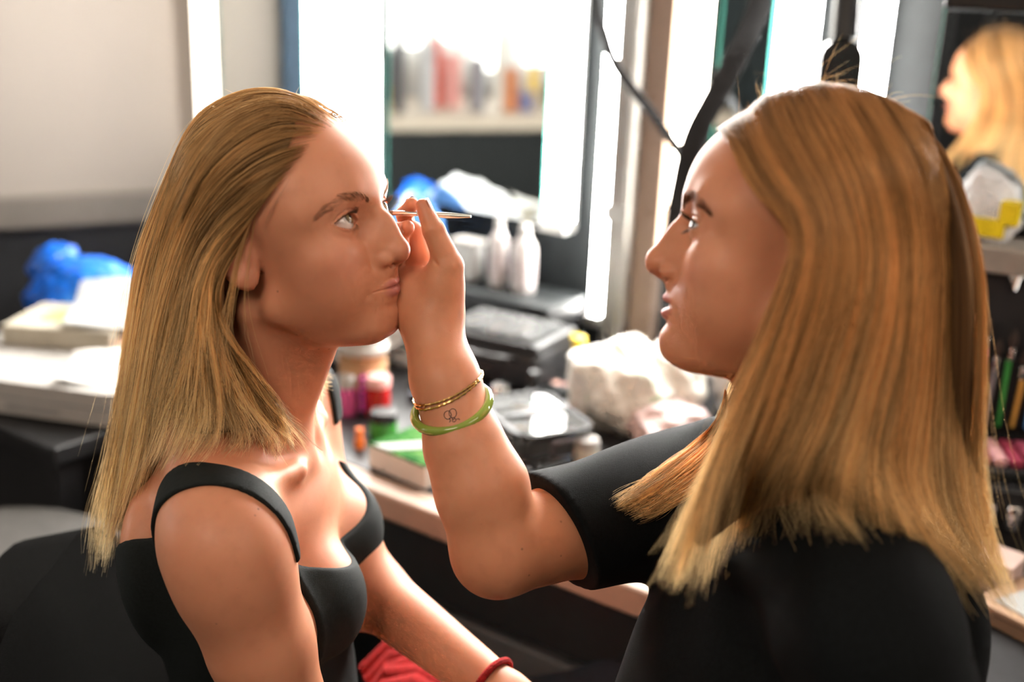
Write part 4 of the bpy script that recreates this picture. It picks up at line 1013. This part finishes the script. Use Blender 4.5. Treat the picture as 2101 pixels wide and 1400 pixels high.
# ---- straps in front of the mirrors
def strap(label, pts, wid, th, side=(1, 0, .2)):
    P_ = catmull(np.array(pts, float), np.linspace(0, len(pts) - 1, 40))
    return tag(MB().tube(P_, .01, 12, flat=(wid, th, side)).build('bag_strap', plain('strap_black', (.014, .015, .017), .75, bmp=.5, scale=200), smooth=True), label, 'strap')
strap('thin black strap curving down across the metal post', [(.112, 1.99, 1.62), (.117, 1.985, 1.46), (.134, 1.967, 1.406), (.153, 1.952, 1.36), (.186, 1.939, 1.319), (.220, 1.927, 1.282), (.250, 1.915, 1.244), (.275, 1.905, 1.215)], .016, .006)
strap('wide black strap hanging diagonally behind the forehead', [(.40, 1.90, 1.62), (.375, 1.885, 1.48), (.343, 1.859, 1.397), (.308, 1.845, 1.323), (.280, 1.835, 1.262), (.268, 1.83, 1.20), (.262, 1.84, 1.10), (.27, 1.86, .95)], .036, .010)
c = np.array((.490, 1.80, 1.24)); t = thing('hair_paddle', 'black paddle shaped tool hanging between two light bars', 'tool', c)
MB().tube([(.492, 1.835, 1.62), (.492, 1.825, 1.48), (.491, 1.812, 1.42)], [.020, .020, .021], 10).build('handle', M_black, t, smooth=True)
MB().prism([(x, y + .09) for x, y in rrect(.034, .095, .03)], -.010, .010, np.array(((1., 0, 0), (0, .10, .995), (0, -.995, .10))), np.array((.490, 1.80, 1.235))).build('pad', M_black, t, smooth=True)
rail = tag(MB().tube([wp(-.3, .11, 2.25), wp(1.0, .11, 2.25)], .012, 10).build('hanging_rail', M_alu, smooth=True), 'aluminium rail above the mirrors carrying the straps', 'rail')
# ---------------------------------------------------------------- opposite side of the room, seen in the mirrors
M_lam = plain('counter_beige', (.62, .54, .44), .5, var=.05)
oc = thing('opposite_counter', 'beige topped counter reflected in the wide mirror', 'counter', (-3.1, 1.4, 0))
MB().box((-3.1, 1.4, .85), (.75, 2.6, .06), None, .006).build('counter_top', M_lam, oc); MB().box((-3.12, 1.4, .41), (.66, 2.5, .82)).build('cabinet', M_dark, oc)
struct(MB().box((-3.56, 1.4, 1.35), (.02, 2.6, 2.7)).build('wall_opposite', plain('panel_pale', (.55, .56, .55), .6)))
for i, (y, z0, wd) in enumerate([(1.62, 1.13, .16), (1.40, 1.16, .10), (1.20, 1.02, .09), (.92, 1.05, .12), (1.95, 1.05, .10)]):
    o = MB().box((-3.50, y, (z0 + 2.2) / 2), (.04, wd, 2.2 - z0), None, .01).build('light_bar', led_mat('led_far', (1, .97, .92), 4.5))
    tag(o, ['broad light bar over the opposite counter', 'light bar right of the broad one on the opposite wall', 'slim low light bar on the opposite wall', 'outer light bar of the opposite wall', 'light bar at the far end of the opposite wall'][i], 'light', 'light bars on the opposite wall')
rng = np.random.default_rng(8)
cc = [(.05, .05, .06), (.5, .5, .52), (.65, .08, .05), (.75, .35, .32), (.25, .25, .28), (.70, .66, .60), (.55, .20, .08), (.20, .22, .40), (.80, .55, .10), (.10, .10, .11)]
nm_ = ['black', 'grey', 'red', 'pink', 'charcoal', 'cream', 'rust', 'indigo', 'ochre', 'jet']
far_ = []
for k in range(26):
    y = 2.5 - k * .078; x = -2.86 - rng.uniform(0, .42); h = rng.uniform(.06, .20) + (.16 if 9 <= k <= 15 else 0); q = k % 10
    c = np.array((x, y, .88)); m = plain('far_%s' % nm_[q], cc[q], .45)
    if k % 3 == 0:
        t = thing('toiletry_bottle', '%s bottle number %d on the opposite counter from its far end' % (nm_[q], k // 3 + 1), 'bottle', c); r = rng.uniform(.020, .028)
        MB().lathe(c, [(r, 0), (r, h), (r * .5, h + .01)], 14).build('body', m, t, smooth=True); MB().lathe(c, [(r * .5, h + .01), (r * .5, h + .03)], 10).build('cap', M_white, t)
        t['label'] = '%s toiletry bottle in the row on the opposite counter' % nm_[q]; t['group'] = 'toiletries on the opposite counter'
    else:
        t = thing('toiletry_box', '%s box' % nm_[q], 'box', c, 'toiletries on the opposite counter')
        w_, d_ = rng.uniform(.07, .13), rng.uniform(.045, .06); an = rng.uniform(-.15, .15); R_ = np.array(((math.cos(an), math.sin(an), 0), (-math.sin(an), math.cos(an), 0), (0, 0, 1)))
        MB().box(c + UPZ * h / 2, (w_, d_, h), R_, .004).build('body', m, t); MB().box(c + UPZ * (h + .004), (w_ * 1.03, d_ * 1.03, .008), R_).build('lid', m, t)
        far_.append((nm_[q], h, t))
for nm in nm_:
    g_ = sorted([(h, i, t) for i, (n_, h, t) in enumerate(far_) if n_ == nm])
    for r_, (h, i, t) in enumerate(g_):
        t['label'] = '%s%s box among the clutter on the opposite counter' % ((['lower ', 'taller '] if len(g_) == 2 else ['lowest ', 'middle-sized ', 'tallest '])[r_] if len(g_) > 1 else '', nm)
# jacket on the beige wall, seen in the narrow mirror
c = lp(.72, .02, 1.0); t = thing('hanging_jacket', 'dark navy jacket hanging on the beige wall', 'jacket', c)
M_navy = plain('navy_cloth', (.02, .035, .055), .9, bmp=.5)
MB().prism([(-.14, .0), (.20, .02), (.18, .35), (.22, .62), (.10, .78), (.04, .80), (-.06, .80), (-.11, .77), (-.15, .60), (-.13, .34)], 0, .09, np.array((LD, UPZ, LN)), c).build('body', M_navy, t)
for sg in (1,): MB().tube([c + LD * sg * .20 + LN * .06 + UPZ * .70, c + LD * sg * .30 + LN * .07 + UPZ * .40, c + LD * sg * .29 + LN * .09 + UPZ * .08], [.06, .055, .045], 12).build('sleeve', M_navy, t, smooth=True)
# ---------------------------------------------------------------- seats
ch = thing('salon_chair', 'black fuzzy upholstered chair behind the seated woman', 'chair', (-.22, 1.0, 0))
M_fuzz = plain('fuzzy_black', (.003, .0027, .0024), 1., var=.4, scale=300, bmp=1., spec=.05)
Ab = np.array(((.0, 1., 0), (-.98, 0, .18), (.18, 0, .98)))
MB().prism([(x, y) for x, y in rrect(.19, .22, .12, 8)], -.04, .04, np.array(((0, 1., 0), (-.25, 0, .968), (.968, 0, .25))), (-.445, 1.02, .68)).build('backrest', M_fuzz, ch, smooth=True)
MB().prism(rrect(.23, .23, .08, 6), .43, .50, None, (-.20, 1.0, 0)).build('seat', M_fuzz, ch, smooth=True)
MB().box((-.46, 1.0, .47), (.04, .10, .10), None, .01).build('back_bracket', M_black, ch)
MB().lathe((-.20, 1.0, 0), [(.03, .03), (.03, .43)], 16).build('column', M_chrome, ch, smooth=True)
MB().lathe((-.20, 1.0, 0), [(.24, 0), (.25, .01), (.23, .03), (.05, .04)], 28).build('base', M_chrome, ch, smooth=True)
stl = thing('stool', 'round black stool under the make-up artist', 'stool', (.30, .87, 0))
MB().lathe((.30, .87, 0), [(.16, .44), (.18, .45), (.18, .49), (.16, .50)], 28).build('seat', M_nyl, stl, smooth=True)
MB().lathe((.30, .87, 0), [(.025, .03), (.025, .44)], 14).build('column', M_chrome, stl, smooth=True); MB().lathe((.30, .87, 0), [(.20, 0), (.21, .01), (.19, .025), (.03, .035)], 28).build('base', M_chrome, stl, smooth=True)
oc2 = thing('spare_chair', 'dark grey rounded chair at the lower corner behind the salon chair', 'chair', (-.72, 1.38, 0))
MB().lathe((-.72, 1.38, 0), [(.15, .62), (.19, .64), (.195, .69), (.15, .70)], 28).build('seat', plain('grey_seat', (.06, .055, .05), .7), oc2, smooth=True); MB().lathe((-.72, 1.38, 0), [(.03, .02), (.03, .62)], 14).build('column', M_chrome, oc2, smooth=True); MB().lathe((-.72, 1.38, 0), [(.19, 0), (.2, .01), (.18, .02)], 24).build('base', M_black, oc2, smooth=True)
g = crumple('folded_jacket', (-.70, .97, .50), (.30, .32, .20), plain('denim_grey', (.05, .07, .09), .9, bmp=.5, scale=60), None, 51, .2, None, folds=3); tag(g, 'blue-grey jacket bundled on a low side bench', 'jacket')
bn = thing('side_bench', 'low black bench carrying the blue-grey jacket', 'bench', (-.70, .97, 0)); MB().box((-.70, .97, .49), (.24, .34, .02)).build('top', M_black, bn); 
for a_ in (-.1, .1):
    for b_2 in (-.14, .14): MB().box((-.70 + a_, .97 + b_2, .24), (.03, .03, .48)).build('leg', M_black, bn)
# ---------------------------------------------------------------- people
def sdf_object(name, f, lo, hi, h, mat, origin, parent=None, regions=None, it=1):
    v, q = surface(f, lo, hi, h); v = project(f, v, it, .03, .2)
    me = mesh_from(name, v, q)
    if regions: refine(me, f, regions)
    co = coords(me).astype(float)
    me.vertices.foreach_set('co', (co * .01 - origin).astype(F32).ravel()); me.update()
    me.materials.append(mat); o = bpy.data.objects.new(name, me); COL.objects.link(o)
    if parent is None: o.location = origin; o['_o'] = tuple(float(x) for x in origin)
    else: o.parent = parent
    return o, co
def skin_attrs(o, co, R, L, P, hands):
    q = to_local(co.astype(F32), R, L); m = mirror(q)
    lip = np.zeros(len(co), F32); k = (np.abs(q[:, 0]) < 3.2) & (np.abs(q[:, 2] + 6.2) < 1.6) & (q[:, 1] < -7)
    lip[k] = lip_mask(q[k], P)
    fl = .5 * gau(m, (4.4, -6.0, -3.4), (2.0, 2.6, 1.7)) + .55 * gau(q, (0, -10.8, -3.6), (1.1, 1.2, .9)) + .6 * gau(m, (7.2, 1.6, -.8), (1.2, 2.2, 3.2)) + .35 * gau(m, (3.1, -8.2, .7), (1.4, .8, .35))
    for c, r in hands: fl = fl + .55 * gau(co.astype(F32), c, (r, r, r))
    set_attr(o.data, 'lip', lip * .85); set_attr(o.data, 'flush', np.clip(fl, 0, .6))
M_skinA = skin_mat('skin_fair', (.72, .335, .20), (.63, .26, .145)); M_skinB = skin_mat('skin_warm', (.71, .325, .185), (.62, .25, .13))
M_black_knit = plain('black_knit', (.008, .012, .012), .75, var=.25, scale=400, bmp=.35, spec=.3)
M_black_tee = plain('black_cotton', (.0045, .006, .007), .85, var=.25, scale=300, bmp=.35, spec=.15)
M_denim = plain('dark_denim', (.022, .028, .042), .85, var=.3, scale=250, bmp=.4); M_trouser = plain('black_trouser', (.010, .010, .012), .9, bmp=.3)
OA = np.array((-.22, 1.0, 0.)); OB = np.array((.27, .86, 0.))
inface = lambda R, L, g: (lambda c: g(to_local(c.astype(F32), R, L)))
g1 = lambda c: (c[:, 1] < -4.5) & (c[:, 2] < 4) & (c[:, 2] > -11.5)
g2 = lambda c: (c[:, 1] < -5.5) & (c[:, 2] < 1.8) & (c[:, 2] > -8) & (np.abs(c[:, 0]) < 5)
g3 = lambda c: (c[:, 1] < -6) & (((np.abs(np.abs(c[:, 0]) - 3.15) < 1.9) & (np.abs(c[:, 2]) < 1.2)) | ((np.abs(c[:, 0]) < 2.7) & (np.abs(c[:, 2] + 6.2) < 1.0)))
PA_ob, co = sdf_object('person', body_A, (-48, 70, 56), (18, 130, 142), .4, M_skinA, OA, None, [inface(RHA, LHA, g1), inface(RHA, LHA, g2), inface(RHA, LHA, g3)])
skin_attrs(PA_ob, co, RHA, LHA, PA, [])
tag(PA_ob, 'seated blonde woman in black tank top looking up past the brush', 'person')
PB_ob, co = sdf_object('person', body_B, (-16, 52, 56), (58, 112, 144), .4, M_skinB, OB, None, [inface(RHB, LHB, g1), inface(RHB, LHB, g2), lambda c: (c[:, 0] < -3.5) & (c[:, 2] > 120) & (c[:, 1] > 91.5)])
skin_attrs(PB_ob, co, RHB, LHB, PB, [((-9.6, 96.6, 128.6), 1.6), ((-8, 95.3, 130.6), 1.4), ((-9.8, 98, 126), 3.0), ((-7.4, 95.6, 124.6), 1.4)])
tag(PB_ob, 'make-up artist in black t-shirt with long golden brown hair, brush raised', 'person')
sdf_object('tank_top', tank_top, (-48, 70, 66), (10, 130, 115), .3, M_black_knit, OA, PA_ob)
sdf_object('t_shirt', tshirt, (-10, 45, 60), (64, 122, 122), .45, M_black_tee, OB, PB_ob)
def jeans_A(p):
    d = ell(p, (-25.5, 99.5, 61), (11.5, 16.5, 11)); d = smin(d, ell(p, (-25.5, 99.5, 69), (9.0, 12.6, 6)), 3)
    d = smin(d, chain(p, [(-22, 108, 59), (16, 125, 59.5), (17, 126, 10)], [8.6, 6.4, 4.6], 3), 4)
    d = smin(d, chain(p, [(-22, 91, 59), (18, 87, 58), (20, 86, 10)], [8.6, 6.4, 4.6], 3), 4)
    return np.maximum(np.maximum(d, p[:, 2] - 70.5), 8 - p[:, 2])
def trousers_B(p):
    d = ell(p, (29, 87, 60), (11.5, 16, 10.5)); d = smin(d, ell(p, (28.5, 87, 68), (10, 13.5, 6)), 3)
    d = smin(d, chain(p, [(26, 96, 58), (-6, 105, 56), (-4, 106, 10)], [8.6, 6.4, 4.6], 3), 4)
    d = smin(d, chain(p, [(26, 78, 58), (-6, 66, 56), (-4, 66, 10)], [8.6, 6.4, 4.6], 3), 4)
    return np.maximum(np.maximum(d, p[:, 2] - 70), 8 - p[:, 2])
sdf_object('jeans', jeans_A, (-42, 74, 4), (30, 140, 74), .8, M_denim, OA, PA_ob); sdf_object('trousers', trousers_B, (-16, 54, 4), (46, 116, 74), .8, M_trouser, OB, PB_ob)
for pr, O, pts, dx in ((PA_ob, OA, ((17, 126), (20, 86)), 1), (PB_ob, OB, ((-4, 106), (-4, 66)), -1)):
    for x, y in pts:
        f = lambda p, x=x, y=y: np.maximum(smin(ell(p, (x + dx * 6, y, 4), (12, 4.6, 4.6)), cone(p, (x, y, 6), (x, y, 12), 4.6, 4.4), 2), -p[:, 2])
        sdf_object('shoe', f, (x - 20, y - 8, -2), (x + 20, y + 8, 18), 1.0, M_black, O, pr)
# eyes
def eye_mat(name, iris_in, iris_out):
    m, nt, b = new_mat(name); t = nt.nodes.new('ShaderNodeTexCoord'); sx = nt.nodes.new('ShaderNodeSeparateXYZ'); nt.links.new(t.outputs['Object'], sx.inputs[0])
    def mth(op, a, c_):
        n = nt.nodes.new('ShaderNodeMath'); n.operation = op
        for i, v in enumerate((a, c_)):
            if isinstance(v, (int, float)): n.inputs[i].default_value = v
            else: nt.links.new(v, n.inputs[i])
        return n.outputs[0]
    r = mth('SQRT', mth('ADD', mth('MULTIPLY', sx.outputs[0], sx.outputs[0]), mth('MULTIPLY', sx.outputs[2], sx.outputs[2])), 0.)
    rr = mth('MULTIPLY', r, 100. / ER)
    c = ramp(nt, rr, [(.0, (.004, .004, .004)), (.17, (.004, .004, .004)), (.20, iris_in), (.40, iris_out), (.46, tuple(x * .25 for x in iris_out)), (.52, (.74, .70, .67)), (.95, (.70, .50, .45))])
    b.inputs['Roughness'].default_value = .25; b.inputs['Coat Weight'].default_value = 1.; b.inputs['Coat Roughness'].default_value = .03
    nt.links.new(c, b.inputs['Base Color']); return m
def eyeball(parent, O, R, L, sx, yaw, pitch, mat):
    bm = bmesh.new(); bmesh.ops.create_uvsphere(bm, u_segments=40, v_segments=24, radius=1.)
    bmesh.ops.rotate(bm, verts=bm.verts[:], matrix=mathutils.Matrix.Rotation(math.pi / 2, 3, 'X'))
    for v in bm.verts:
        k = math.hypot(v.co.x, v.co.z)
        if v.co.y < 0 and k < .46: v.co.y -= .07 * (1 - (k / .46) ** 2)
        v.co *= ER * .01
    me = bpy.data.meshes.new('eyeball'); bm.to_mesh(me); bm.free(); me.materials.append(mat)
    for p in me.polygons: p.use_smooth = True
    o = bpy.data.objects.new('eyeball', me); COL.objects.link(o); o.parent = parent
    o.location = to_world((sx * EYE[0], EYE[1], EYE[2]), R, L) * .01 - O
    o.rotation_euler = mathutils.Matrix(R @ pose(math.radians(yaw), math.radians(pitch), 0)).to_euler()
    return o
M_eyeA = eye_mat('eye_hazel', (.30, .20, .07), (.16, .12, .06)); M_eyeB = eye_mat('eye_brown', (.10, .05, .025), (.05, .03, .02))
for s in (1, -1):
    eyeball(PA_ob, OA, RHA, LHA, s, 6, -23, M_eyeA); eyeball(PB_ob, OB, RHB, LHB, s, 20, 4, M_eyeB)
def brow_lash(parent, O, R, L, P, rng, cbrow, clash, ll, nb, lr):
    f = lambda q: head_sdf(q.astype(F32), P)
    for s in (1, -1):
        t = rng.uniform(0, 1, nb); keys = np.array([(1.25, -8.9, 1.30), (2.3, -8.6, 1.85), (3.6, -7.8, 2.15), (4.6, -6.8, 1.85), (5.3, -5.9, 1.3)])
        p = catmull(keys, t * 4); d = catmull(keys, np.clip(t * 4 + .1, 0, 4)) - catmull(keys, np.clip(t * 4 - .1, 0, 4)); d /= np.linalg.norm(d, axis=1, keepdims=True) + 1e-9
        wd = .36 * (1 - .6 * t ** 1.5) * np.minimum(1, .4 + 2.5 * t); v = rng.uniform(-1, 1, nb); p[:, 2] += v * wd
        p = project(lambda q: f(q) - .03, p, 3, .03, 1.)
        up = np.array((0, 0, 1.)) * (.75 * (1 - t) - .25 * v)[:, None]; dr = d * (.55 + .5 * t)[:, None] + up; dr /= np.linalg.norm(dr, axis=1, keepdims=True)
        ln = rng.uniform(.45, .8, nb) * (1 - .3 * t); out = np.array((.25, -.9, .1))
        k = np.linspace(0, 1, 5); Q = p[:, None] + dr[:, None] * (ln[:, None] * k)[..., None] + out * (.10 * np.sin(k * 2.2))[None, :, None]
        Q[..., 0] *= s
        curves_object('eyebrow', to_world(Q, R, L), .00007, cbrow, parent, O)
        for nm, n, sg in (('eyelash', 60, 1), ('eyelash', 30, -1)):
            u = np.linspace(-1.15, 1.34, n) + rng.normal(0, .02, n); wu, wl = lid_curves(u, P); w = wu if sg > 0 else wl
            r0 = ER + .18; y = -np.sqrt(np.maximum(r0 ** 2 - u ** 2 - w ** 2, .02)); b0 = np.stack([EYE[0] + u, EYE[1] + y, EYE[2] + w], 1)
            D = np.stack([u * .45, -np.ones(n), np.full(n, .15 * sg)], 1); D /= np.linalg.norm(D, axis=1, keepdims=True); le = ll * (.7 + .3 * np.sin((u + 1.2) * 1.1)) * (1 if sg > 0 else .5) * rng.uniform(.8, 1.1, n)
            Q = b0[:, None] + D[:, None] * (le[:, None] * k)[..., None] + np.array((0, 0, 1.)) * (sg * .55 * le[:, None] * k ** 2)[..., None]
            Q[..., 0] *= s
            curves_object(nm, to_world(Q, R, L), lr if sg > 0 else lr * .6, clash, parent, O)
RNG = np.random.default_rng(7)
H_brow = hair_mat('brow_hair', (.10, .05, .03), (.12, .06, .035), (.14, .075, .04)); H_lash = hair_mat('lash_hair', (.02, .015, .012), (.02, .015, .012), (.02, .015, .012))
H_browA = hair_mat('brow_hair_light', (.34, .20, .14), (.36, .22, .15), (.38, .24, .16)); H_lashA = hair_mat('lash_brown', (.08, .05, .035), (.08, .05, .035), (.08, .05, .035))
brow_lash(PA_ob, OA, RHA, LHA, PA, RNG, H_browA, H_lashA, .7, 430, .00014); brow_lash(PB_ob, OB, RHB, LHB, PB, RNG, H_brow, H_lash, .95, 700, .00028)
# hair
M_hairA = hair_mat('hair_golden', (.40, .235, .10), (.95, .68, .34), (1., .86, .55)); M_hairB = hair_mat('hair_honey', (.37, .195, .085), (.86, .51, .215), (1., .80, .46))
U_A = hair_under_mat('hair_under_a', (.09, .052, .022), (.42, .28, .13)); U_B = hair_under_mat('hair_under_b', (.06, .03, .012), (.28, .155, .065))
def crown_fuzz(rng, R, L, n, y0, y1, side, ln):
    y = rng.uniform(y0, y1, n); x = rng.normal(side, 1.3, n); z = 3 + 8.3 * np.sqrt(np.clip(1 - ((y - 1) / 9.3) ** 2 - (x / 7.7) ** 2, .01, 1))
    b0 = np.stack([x, y, z], 1); nrm = (b0 - np.array((0, 1, 3.))) / np.array((7.3, 8.9, 7.9)) ** 2; nrm /= np.linalg.norm(nrm, axis=1, keepdims=True)
    d = nrm * .8 + rng.normal(0, .6, (n, 3)) + np.array((0, .35, 0)); d /= np.linalg.norm(d, axis=1, keepdims=True); bend = rng.normal(0, .8, (n, 3)) + np.array((0, .5, -.5))
    k = np.linspace(0, 1, 8); l = rng.uniform(.25, 1., n) ** 1.5 * ln
    return to_world(b0[:, None] + d[:, None] * (l[:, None] * k)[..., None] + bend[:, None] * (.55 * l[:, None] * k ** 2)[..., None], R, L)
for nm, G, R, L, hm, um, ob, O, hl in (('A', HAIR_A, RHA, LHA, M_hairA, U_A, PA_ob, OA, 2.6), ('B', HAIR_B, RHB, LHB, M_hairB, U_B, PB_ob, OB, 2.6)):
    S = resample(G, lead=.5); Fs = far_side(S, R, L)
    if nm == 'A': Fs = np.concatenate([S[:1], Fs[1:]])
    ax = L + R @ np.array((0, 1., 0))
    hair_sheet('hair', S, ax, um, ob, O, head=(R, L)); hair_sheet('hair', Fs, ax, um, ob, O, head=(R, L)); hair_cap('hair_cap', R, L, hl, um, ob, O)
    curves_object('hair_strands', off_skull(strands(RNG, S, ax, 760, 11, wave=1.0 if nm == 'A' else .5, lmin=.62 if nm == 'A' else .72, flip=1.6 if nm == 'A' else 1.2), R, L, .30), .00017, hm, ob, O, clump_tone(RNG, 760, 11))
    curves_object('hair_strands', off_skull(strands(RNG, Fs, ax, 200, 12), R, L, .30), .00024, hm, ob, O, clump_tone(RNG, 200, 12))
    curves_object('flyaway_strands', np.concatenate([strands(RNG, S, ax, 150, 2, fly=.9, wave=.8)[:, ::2], crown_fuzz(RNG, R, L, 90 if nm == 'B' else 36, -6.5, 5, -.5, 4.5 if nm == 'B' else 2.0)]), .00010, hm, ob, O)
    if nm == 'B':
        LB = resample(LOCK_B); curves_object('hair_strands', strands(RNG, LB, ax, 110, 12, root_max=.1, wave=.4, thick=(.1, .6)), .00019, hm, ob, O, clump_tone(RNG, 110, 12))
    if nm == 'A':
        FL = resample([HAIR_A[5], HAIR_A[6], HAIR_A[7], CURL_A[0], CURL_A[1]]); curves_object('front_lock', off_skull(strands(RNG, FL, ax, 130, 9, wave=.8, lmin=.8, flip=1.5, thick=(.1, .6), spread=.06), R, L, .3), .00016, hm, ob, O, clump_tone(RNG, 130, 9))
        curves_object('loose_strands', strands(RNG, resample(WISP_A), ax, 16, 2, root_max=.05, wave=.5, thick=(.05, .4), spread=.2), .00013, hm, ob, O)
        curves_object('baby_hair', strands(RNG, resample(TEMPLE_A), ax, 24, 1, root_max=.3, wave=.2, thick=(.02, .05), spread=.25), .00005, H_browA, ob, O)
# ---------------------------------------------------------------- jewellery, nails, tattoo, brush
def ring_pts(Lp, Rp, Fp, n=48, grow=1.):
    Lp, Rp, Fp = (np.array(x, float) for x in (Lp, Rp, Fp)); c = (Lp + Rp) / 2; u = (Rp - Lp) / 2; v = Fp - c; v = v - u * ((v @ u) / (u @ u)); c = c
    return [c + (u * math.cos(a) + v * math.sin(a)) * grow for a in np.linspace(0, 2 * math.pi, n, endpoint=False)]
M_jade = plain('jade_green', (.26, .36, .06), .12, var=.12, coat=.8); M_gold = plain('gold', (.85, .55, .20), .2, metal=1.)
pts = np.array(ring_pts((-7.86, 89.28, 113.46), (-1.92, 91.05, 115.69), (-5.13, 86.5, 113.7))); 
tag(MB().tube(pts * .01, .0040, 14, closed=True).build('bangle', M_jade, PB_ob, smooth=True), 'glossy green bangle')
for off, k in ((0., 1.), (.35, 1.)):
    pts = np.array(ring_pts((-8.11, 90.04, 114.83 - off), (-2.67, 91.87, 117.22 - off * .3), (-5.04, 87.44, 116.4 - off), 90))
    pts = project(lambda p: armB(p) - .10, pts, 4, .03, 1.)
    r = [.00075 + .0006 * (i % 3 == 0) for i in range(len(pts))]
    tag(MB().tube(pts * .01, r, 6, closed=True).build('chain_bracelet', M_gold, PB_ob, smooth=True), 'fine gold chain bracelet')
M_ink = plain('tattoo_ink', (.03, .025, .03), .7)
tt = [[(-4.75, 87.17, 115.06), (-4.85, 87.02, 114.82), (-5.1, 87.07, 114.72), (-5.32, 87.23, 114.85), (-5.34, 87.38, 115.11), (-5.14, 87.4, 115.31), (-4.88, 87.33, 115.28), (-4.75, 87.17, 115.06)],
      [(-4.32, 87.24, 115.22), (-4.42, 87.07, 114.97), (-4.69, 87.04, 114.89), (-4.92, 87.19, 115.04), (-4.94, 87.36, 115.32), (-4.73, 87.45, 115.5), (-4.45, 87.41, 115.46), (-4.32, 87.24, 115.22)],
      [(-4.94, 87.09, 114.82), (-4.81, 86.92, 114.68), (-4.88, 86.87, 114.52)], [(-4.7, 87.07, 114.92), (-4.61, 86.92, 114.73), (-4.45, 87.0, 114.88), (-4.36, 86.87, 114.72), (-4.52, 86.81, 114.61), (-4.68, 86.88, 114.66)], [(-4.33, 86.92, 114.78), (-4.13, 86.97, 114.86), (-4.04, 86.89, 114.76)]]
m = MB()
for pl in tt:
    q = catmull(np.array(pl), np.linspace(0, len(pl) - 1, 6 * len(pl))); q = project(lambda p: armB(p) - .012, q, 3, .03, 1.); m.tube(q * .01, .00028, 6)
tag(m.build('tattoo', M_ink, PB_ob), 'small black line tattoo of two joined loops')
M_nail = plain('nail_pink', (.80, .50, .44), .18, coat=.6, var=.05)
def nail(c, d, nrm, w, l):
    c, d, nrm = (np.array(x, float) for x in (c, d, nrm)); d /= np.linalg.norm(d); nrm -= d * (nrm @ d); nrm /= np.linalg.norm(nrm); s = np.cross(d, nrm); V = []; F = []; nu, nv = 7, 7
    for lay in (0, .045):
        for i in range(nu):
            for j in range(nv):
                a = (i / (nu - 1) - .5) * 2; b_ = (j / (nv - 1) - .5) * 2; ww = w * math.sqrt(max(.05, 1 - .55 * abs(b_) ** 3))
                V.append((c + s * a * ww * .5 + d * b_ * l * .5 + nrm * (.10 - .16 * a * a * w - .03 * b_ * b_ - lay)) * .01)
    for i in range(nu - 1):
        for j in range(nv - 1): k = i * nv + j; F += [(k, k + nv, k + nv + 1, k + 1), (nu * nv + k, nu * nv + k + 1, nu * nv + k + nv + 1, nu * nv + k + nv)]
    return MB()._add(V, F).build('fingernail', M_nail, PB_ob, smooth=True)
for i, w, l, nrm, r in ((0, 1.05, 1.35, (.8, .1, .45), .66), (1, .85, 1.0, (-.2, .5, .9), .62), (2, .95, 1.05, (.1, -.9, .35), .68), (3, .85, .95, (.1, -.9, .3), .64)):
    a, b_ = np.array(FING[i][0][2]), np.array(FING[i][0][3]); d = b_ - a; d /= np.linalg.norm(d); nr = np.array(nrm, float); nr -= d * (nr @ d); nr /= np.linalg.norm(nr)
    nail(b_ - d * .25 + nr * (r - .06), d, nr, w, l)
pts = np.array(((-11.1, 97.0, 129.7), (-10.7, 96.95, 129.72), (-8.6, 96.5, 129.9), (-3.9, 95.0, 130.1))) * .01
t = thing('makeup_brush', 'thin silver make-up brush held at the seated woman\'s far eye', 'brush', pts[2])
bd = pts[3] - pts[1]; bd /= np.linalg.norm(bd)
MB().tube([pts[1] + bd * .022, pts[1] + bd * .030, pts[1] + bd * .05, pts[3] - bd * .01, pts[3]], [.0019, .0023, .0026, .0021, .0012], 12).build('handle', plain('brush_silver', (.55, .60, .56), .25, metal=.5), t, smooth=True)
MB().tube([pts[1], pts[1] + bd * .006, pts[1] + bd * .022], [.0021, .0024, .0020], 12).build('ferrule', M_chrome, t, smooth=True)
MB().tube([pts[1] - bd * .007, pts[1] - bd * .004, pts[1] + bd * .001], [.0006, .0020, .0021], 12).build('bristles', plain('bristle_tan', (.45, .28, .18), .9), t, smooth=True)
# red knit and bracelet at the seated woman's lap
M_redknit = plain('red_knit', (.42, .012, .012), .95, var=.4, scale=220, bmp=1.)
rk = thing('red_scarf', 'red ribbed knitted scarf bunched on the seated woman\'s lap', 'scarf', (-.10, 1.17, .645))
for k in range(5):
    y = 1.14 + .022 * k
    MB().tube([(-.16 + .01 * math.sin(k), y, .655), (-.13, y + .01, .685 + .006 * math.sin(2 * k)), (-.10, y + .015, .690), (-.065, y, .680), (-.04, y - .01, .655)], [.012, .015, .016, .015, .012], 10).build('knit_rib', M_redknit, rk, smooth=True)
wr = WRA_L; wd = (WRA_L - ELA_L) / np.linalg.norm(WRA_L - ELA_L); u = np.cross(wd, (0, 0, 1.)); u /= np.linalg.norm(u); v = np.cross(wd, u)
tag(MB().tube([(wr - wd * .5 + (u * math.cos(a) + v * math.sin(a)) * 2.75) * .01 for a in np.linspace(0, 2 * math.pi, 28, endpoint=False)], .0035, 8, closed=True).build('bracelet', M_redknit, PA_ob, smooth=True), 'red cord bracelet')
for o in bpy.data.objects:
    if '_o' in o: del o['_o']
